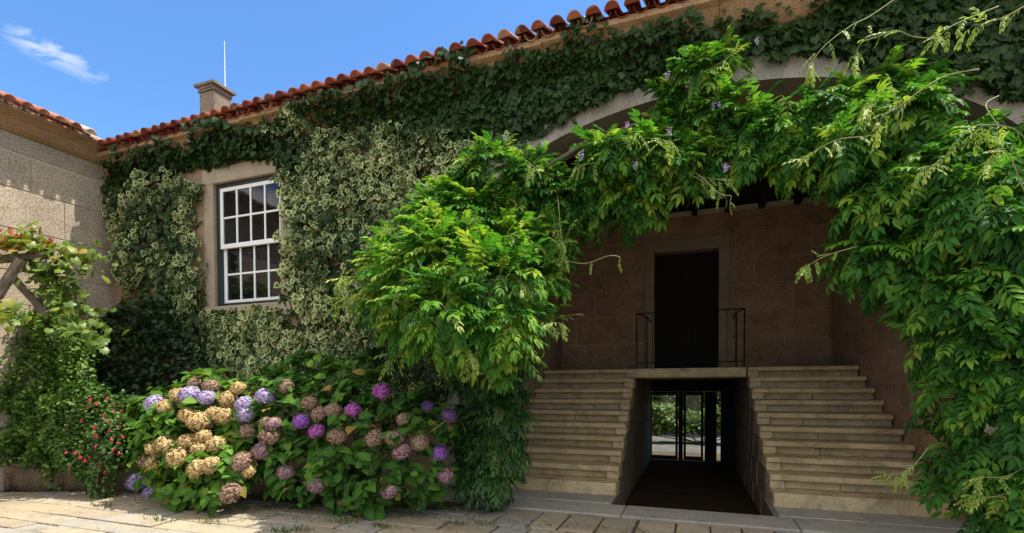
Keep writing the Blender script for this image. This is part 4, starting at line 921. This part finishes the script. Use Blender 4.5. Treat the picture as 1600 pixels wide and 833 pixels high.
def hydrangea(label, blobs, heads, base, vary, seed, Yfun):
    t = thing('hydrangea', base, label, 'hydrangea', 'hydrangeas at the foot of the wall'); lv = Leaves(); n = 520
    P, d = blob_pts(blobs, n, (.75, 1.06)); q = P[:, 2] > .03; P, d = P[q], d[q]; n = len(P)
    ctr = nrmz(d + np.c_[rng.normal(0, .25, n), rng.normal(-.1, .2, n), rng.uniform(.5, 1.5, n)])
    e1 = nrmz(np.cross(ctr, np.array([.3, .2, .9]))); e2 = np.cross(ctr, e1)
    Pi, di = blob_pts(blobs, 900, (.25, .75)); lv.add(HYD, Pi, di + rng.normal(0, .5, di.shape), di + np.array([0, 0, .8]), rng.uniform(.12, .2, len(Pi)), rng.uniform(0, .3, len(Pi)))
    for k in range(5):
        a = rng.uniform(0, 2*pi, n); D = (e1 * np.cos(a)[:, None] + e2 * np.sin(a)[:, None]) + ctr * rng.uniform(-.2, .8, n)[:, None] + np.array([0, 0, -.15]); lv.add((HYD, HYD2)[k % 2], P + rng.normal(0, .035, (n, 3)), D, ctr + rng.normal(0, .25, (n, 3)), rng.uniform(.09, .20, n), np.clip(rng.beta(2, 2.2, n) * (vary[1] - vary[0]) + vary[0] + (rng.random(n) < .05) * .5, 0, 1))
    lv.build('foliage', L_HYD, t)
    sm = MB(); b = Vector(base); P2 = []
    for px, py, c, sz in heads:
        Y = Yfun(px, py); p = at(px, py, Y); s = sz * px_scale(px, py, Y) * (.34 if c == 'g' else .38)
        o = link('flower_head', HEADS[c][random.randrange(2)], t, p, HLAB[c]); o.scale = (s, s, s * random.uniform(.9, 1.05)); o.rotation_euler = (random.uniform(.1, .9), random.uniform(-.5, .5), random.uniform(-.6, .6))
        st = b + Vector((random.uniform(-.35, .35), random.uniform(-.1, .15), 0)); m1 = st.lerp(p, .55) + Vector((0, .08, .12)); sm.tube([st, m1, p + Vector((0, .02, -s * .3))], [.009, .007, .005], 5)
    sm.build('stems', TWIG, t)
    return t
def surfY(blobs, back=.06):
    def f(px, py):
        o = np.array([0, 0, EYE]); d = np.array(ray(px, py)[:]); best = None
        for c, r in blobs:
            A = ((d / r) ** 2).sum(); Bq = 2 * (d * (o - np.array(c[:])) / r**2).sum(); Cq = (((o - np.array(c[:])) / r) ** 2).sum() - 1; disc = Bq*Bq - 4*A*Cq
            if disc > 0:
                s = (-Bq - math.sqrt(disc)) / (2*A)
                if best is None or s < best: best = s
        if best is None: return 4.95
        return (best * d)[1] - .01
    return f
HB1 = blobs_px([(300, 690, 4.82, 66, .42), (345, 660, 5.05, 58, .42), (262, 700, 4.72, 40, .32), (290, 748, 4.55, 40, .28), (345, 745, 4.6, 44, .3), (385, 650, 5.15, 48, .4), (330, 625, 5.25, 40, .35), (380, 705, 5.05, 34, .36), (250, 655, 5.1, 34, .3)])
H1 = [(306, 599, 't', 24), (296, 617, 'l', 30), (322, 621, 'l', 26), (244, 631, 'l', 28), (259, 635, 'g', 26), (279, 618, 'g', 26), (310, 658, 'g', 34), (292, 648, 'g', 26), (330, 604, 't', 24), (349, 649, 'g', 32), (332, 646, 'g', 24), (356, 623, 'g', 28), (381, 632, 'l', 26), (384, 646, 'l', 28), (389, 674, 't', 30), (372, 607, 'g', 26), (264, 694, 'g', 34), (293, 689, 'g', 28), (317, 681, 'g', 26), (278, 714, 'g', 34), (310, 702, 'g', 24), (336, 694, 'g', 30), (309, 732, 'g', 34), (330, 727, 'g', 30), (243, 722, 'g', 28), (242, 700, 'g', 26), (230, 719, 't', 24), (376, 722, 't', 32), (388, 737, 'g', 26), (360, 770, 't', 34), (216, 752, 'l', 28), (237, 771, 'l', 24)]
hydrangea('sun bleached hydrangea with mostly golden heads, nearest the red flowers', HB1, H1, (-6.0, 5.1, 0), (.3, .95), 1, surfY(HB1))
HB2 = blobs_px([(480, 690, 5.15, 75, .42), (560, 680, 5.2, 80, .42), (635, 690, 5.25, 62, .4), (450, 640, 5.3, 55, .4), (540, 620, 5.4, 60, .35), (610, 625, 5.4, 52, .35), (500, 740, 5.0, 55, .35), (590, 745, 5.05, 58, .35), (660, 735, 5.25, 45, .3), (450, 715, 5.05, 38, .36), (680, 680, 5.35, 32, .3), (480, 605, 5.45, 45, .3)])
H2 = [(415, 619, 'l', 30), (427, 663, 'd', 26), (422, 682, 't', 32), (409, 704, 'd', 30), (484, 630, 't', 28), (500, 647, 't', 28), (521, 641, 't', 28), (471, 658, 'p', 26), (495, 674, 'm', 28), (527, 682, 't', 32), (551, 640, 'm', 26), (596, 611, 'm', 30), (585, 684, 't', 34), (617, 685, 't', 32), (628, 706, 'd', 34), (656, 691, 't', 32), (630, 655, 't', 24), (686, 708, 'p', 28), (696, 743, 'd', 30), (608, 768, 'd', 30), (494, 758, 'd', 28), (447, 738, 'd', 26), (447, 604, 't', 24), (702, 649, 'v', 26), (669, 636, 'v', 24), (532, 784, 't', 14), (415, 660, 't', 20)]
hydrangea('shaded hydrangea with purple and faded pink heads under the wisteria mound', HB2, H2, (-4.0, 5.45, 0), (.0, .8), 2, surfY(HB2))

# ------------------------------------------------------------------ bed in the corner
pw = thing('planter_wall', (-8.4, 4.7, 0), 'low rough granite edging in front of the red flowered bush', 'planter')
for (xa, ya), (xb, yb), h in (((-9.46, 4.50), (-8.75, 4.78), .40), ((-8.74, 4.79), (-8.1, 5.0), .44), ((-8.09, 5.0), (-7.3, 5.2), .38)):
    m = MB(); bm = bmesh.new(); bmesh.ops.create_cube(bm, size=1); bmesh.ops.bevel(bm, geom=bm.edges[:], offset=.12, segments=2, affect='EDGES'); bmesh.ops.subdivide_edges(bm, edges=bm.edges[:], cuts=2, use_grid_fill=True)
    a, b = Vector((xa, ya, 0)), Vector((xb, yb, 0)); u_ = (b - a); L_ = u_.length; u_.normalize(); n_ = Vector((u_.y, -u_.x, 0)); mid_ = (a + b) / 2
    for v in bm.verts:
        c = v.co.copy(); j = Vector((random.uniform(-.012, .012), random.uniform(-.012, .012), random.uniform(-.012, .012))); v.co = mid_ + u_ * c.x * L_ + n_ * (c.y * .24) + Vector((0, 0, h / 2 - .02 + c.z * (h + .04))) + j
    m.bm(bm); m.build('stone', stone('rough_stone', (.17, .115, .07), (.11, .075, .045), .8, 40, stain=(.05, .05, .03), stain_amt=.7, bump=1.0), pw, smooth=True)
def bush(name, label, cat, blobs, base, n, tpl, size, mat, vary, droop=.0, lump=.16):
    t = thing(name, base, label, cat); lv = Leaves(); P, d = blob_pts(blobs, n, (.55, 1.08)); q = P[:, 2] > .02; P, d = P[q], d[q]; k = len(P)
    lumps = vnoise(P[:, 0] * 1.3 + P[:, 1], P[:, 2], 5, 77); P = P + d * ((lumps - .5) * lump)[:, None]
    D = d * .5 + rng.normal(0, .6, (k, 3)) + np.array([0, 0, -droop]); Nn = d * .6 + rng.normal(0, .4, (k, 3)) + np.array([0, -.2, .7]); lv.add(tpl, P, D, Nn, size * rng.uniform(.6, 1.25, k), np.clip(rng.uniform(*vary, k), 0, 1)); lv.build('foliage', mat, t)
    m = MB(); b = Vector(base)
    for c, r in blobs:
        st = b + Vector((random.uniform(-.12, .12), random.uniform(-.06, .06), 0)); m.tube([st, st.lerp(c, .6) + Vector((0, 0, .05)), c], [.018, .013, .008], 6)
    m.build('stems', BARK, t); return t
BC = blobs_px([(215, 560, 5.7, 62, .25), (190, 535, 5.7, 36, .22), (250, 520, 5.75, 42, .18), (200, 600, 5.55, 65, .3), (260, 590, 5.65, 50, .25), (150, 560, 5.6, 45, .3), (170, 640, 5.4, 50, .3), (225, 660, 5.4, 45, .3)])
bush('shrub', 'dark leafy shrub in deep shade in the corner of the two walls', 'shrub', BC, (-8.3, 5.6, 0), 15000, OVAL, .09, L_DARK, (0, 1), .3)
BG = blobs_px([(40, 560, 5.0, 60, .4), (95, 545, 5.1, 45, .4), (20, 510, 5.1, 45, .35), (60, 620, 4.9, 65, .42), (110, 600, 5.0, 40, .35), (30, 665, 4.75, 50, .32), (90, 655, 4.75, 46, .32), (-20, 620, 4.85, 60, .4), (10, 712, 4.6, 26, .18), (80, 705, 4.68, 26, .16), (75, 500, 5.2, 30, .25)])
bush('shrub', 'mid green small leaved shrub below the pergola by the wing wall', 'shrub', BG, (-8.9, 5.0, 0), 80000, OVAL, .062, L_SHRUB, (.0, 1), .1, .42)
BF = blobs_px([(160, 660, 4.85, 38, .3), (175, 690, 4.75, 32, .25), (140, 700, 4.7, 36, .25), (150, 735, 4.65, 28, .18), (120, 690, 4.75, 30, .25), (180, 650, 5.0, 26, .25), (130, 640, 4.9, 26, .25)])
fu = bush('fuchsia', 'red flowered fuchsia spilling over the low stone edging', 'fuchsia', BF, (-8.2, 5.15, 0), 9000, OVAL, .06, L_FUCH, (0, .9), .3)
fm = Leaves(); n = 8
a = np.arange(4) * pi / 2; fm.add(SLIM, np.zeros((4, 3)), np.c_[np.cos(a) * .5, np.sin(a) * .5, -np.ones(4)], np.c_[np.cos(a), np.sin(a), np.ones(4) * .3], np.full(4, 1.0), np.array([.2, .6, .9, .4])); fm.add(OVAL, np.zeros((3, 3)) - np.array([0, 0, .25]), np.c_[np.cos(a[:3] + .4) * .25, np.sin(a[:3] + .4) * .25, -np.ones(3)], np.c_[np.cos(a[:3]), np.sin(a[:3]), np.zeros(3)], np.full(3, .8), np.array([1, .8, .7]))
FM = fm.mesh('flower', P_RED); sy = surfY(BF)
for px, py in [(143, 622), (150, 628), (172, 632), (178, 640), (165, 645), (170, 655), (160, 652), (185, 648), (187, 665), (190, 680), (183, 690), (172, 668), (178, 700), (132, 716), (125, 712), (140, 712), (150, 695), (118, 705), (165, 735), (60, 742), (100, 738), (105, 705), (134, 632), (15, 630), (22, 632), (168, 620), (186, 705), (155, 722), (152, 678), (180, 628), (104, 668), (128, 655), (192, 640), (175, 683), (145, 665), (112, 728), (160, 705)]:
    o = link('flower', FM, fu, at(px, py, sy(px, py) - .02)); s = random.uniform(.04, .065); o.scale = (s, s, s); o.rotation_euler = (random.uniform(-.6, .6), random.uniform(-.6, .6), random.uniform(0, 6))

# ------------------------------------------------------------------ pergola and its vine
pg = thing('pergola', (-8.3, 4.1, 0), 'rough grey timber pergola with a leaning brace at the left edge', 'pergola')
A0 = at(-60, 410, 3.95); A1 = at(76, 399, 4.45)
def bar(name, a, b, r, parent=pg):
    m = MB(); a, b = Vector(a), Vector(b); t_ = (b - a).normalized(); s_ = t_.cross(Vector((.2, .3, .9))).normalized(); u_ = t_.cross(s_); V = []
    nseg = 6
    for i in range(nseg + 1):
        p = a.lerp(b, i / nseg); rr = r * random.uniform(.92, 1.06)
        for k in range(8):
            an = 2*pi*k/8 + .2; q = 1.15 if k % 2 else 1.0; V.append(p + (s_ * cos(an) + u_ * sin(an)) * rr * q)
    F = [(i*8+k, i*8+(k+1) % 8, (i+1)*8+(k+1) % 8, (i+1)*8+k) for i in range(nseg) for k in range(8)] + [tuple(range(7, -1, -1)), tuple(range(nseg*8, nseg*8+8))]
    m.raw(V, F); m.build(name, GREYWOOD, parent)
bar('beam', A0, A1, .055); bar('beam', at(-80, 425, 4.4), at(40, 412, 4.9), .045)
B0 = at(32, 405, 4.2); bar('post', B0, at(-8, 470, 4.0), .055); pb = at(-8, 470, 4.0); bar('post', pb, (pb.x - .1, pb.y - .1, 0), .06)
bar('brace', at(12, 425, 4.15), at(74, 492, 4.5), .05)
gv = thing('grape_vine', (-8.5, 4.2, 0), 'grape vine with red and yellow leaves draped over the pergola', 'vine')
lv = Leaves()
def vine(path, n, spread, vary, size=.11):
    P = [Vector(p) for p in path]; t_ = rng.random(n) * (len(P) - 1); i = np.minimum(t_.astype(int), len(P) - 2); f = t_ - i; A = np.array([p[:] for p in P]); Q = A[i] * (1 - f)[:, None] + A[i + 1] * f[:, None] + rng.normal(0, 1, (n, 3)) * np.array(spread)
    lv.add(VINE, Q, np.c_[rng.normal(.2, .6, n), rng.normal(-.3, .4, n), rng.normal(-.7, .4, n)], np.c_[rng.normal(.1, .5, n), rng.normal(-.5, .4, n), rng.normal(.8, .3, n)], size * rng.uniform(.6, 1.25, n), np.clip(rng.uniform(*vary, n), 0, 1), .08)
vine([at(-60, 375, 4.0), at(20, 374, 4.2), at(60, 378, 4.4)], 210, (.16, .16, .075), (.45, 1.0)); vine([at(20, 384, 4.2), at(80, 390, 4.5), at(135, 402, 4.7)], 120, (.12, .14, .08), (.2, .7))
vine([at(85, 400, 4.6), at(95, 450, 4.6), at(120, 490, 4.6), at(150, 530, 4.6)], 260, (.13, .14, .10), (.0, .55)); vine([at(-10, 470, 3.9), at(10, 490, 3.9), at(25, 500, 3.9)], 36, (.08, .08, .06), (.2, .65), .12)
vine([at(60, 420, 4.5), at(90, 440, 4.6)], 60, (.14, .14, .1), (0, .5)); vine([at(40, 365, 4.3), at(50, 352, 4.3)], 14, (.04, .05, .04), (.3, .9), .09); vine([at(140, 380, 4.8), at(140, 410, 4.8)], 24, (.06, .06, .06), (.1, .6), .09)
lv.build('foliage', L_VINE, gv); stem(gv, [(-9.3, 5.2, 0), (-9.2, 5.1, 1.5), at(60, 470, 4.9), at(90, 405, 4.55), at(20, 398, 4.25)], [.035, .03, .025, .02, .012])

# ------------------------------------------------------------------ the sunny garden seen through the passage
for label, blobs, n, vary, base in (
    ('sunlit garden hedge seen through the glazed door of the passage', [(Vector((-2.9 + .9 * i, 17.3 + (i % 2) * .25, -.02 + .12 * (i % 3))), np.array([.75, .5, .62])) for i in range(7)], 24000, (.3, 1), (0, 17.5, FLOOR)),
    ('dark leafy trees far behind the passage door', [(Vector((-3.6 + 1.1 * i, 20.5 + (i % 2), 1.7)), np.array([1.2, .9, 2.2])) for i in range(7)], 40000, (0, .6), (0, 20.9, FLOOR))):
    t = bush('hedge' if 'hedge' in label else 'garden_shrub', label, 'hedge' if 'hedge' in label else 'shrubs', blobs, base, n, OVAL, .16, L_GARDEN, vary, .2)
lawn = MB(); quad(lawn, -6, 14.9, 6, 26, FLOOR - .004); tag(lawn.build('path', stone('pale_gravel', (.13, .125, .11), (.10, .095, .085), .6, 60), None), kind='structure')
bed = MB(); quad(bed, -6, 13.61, 6, 14.89, FLOOR - .006); tag(bed.build('terrain', SOIL), kind='structure')
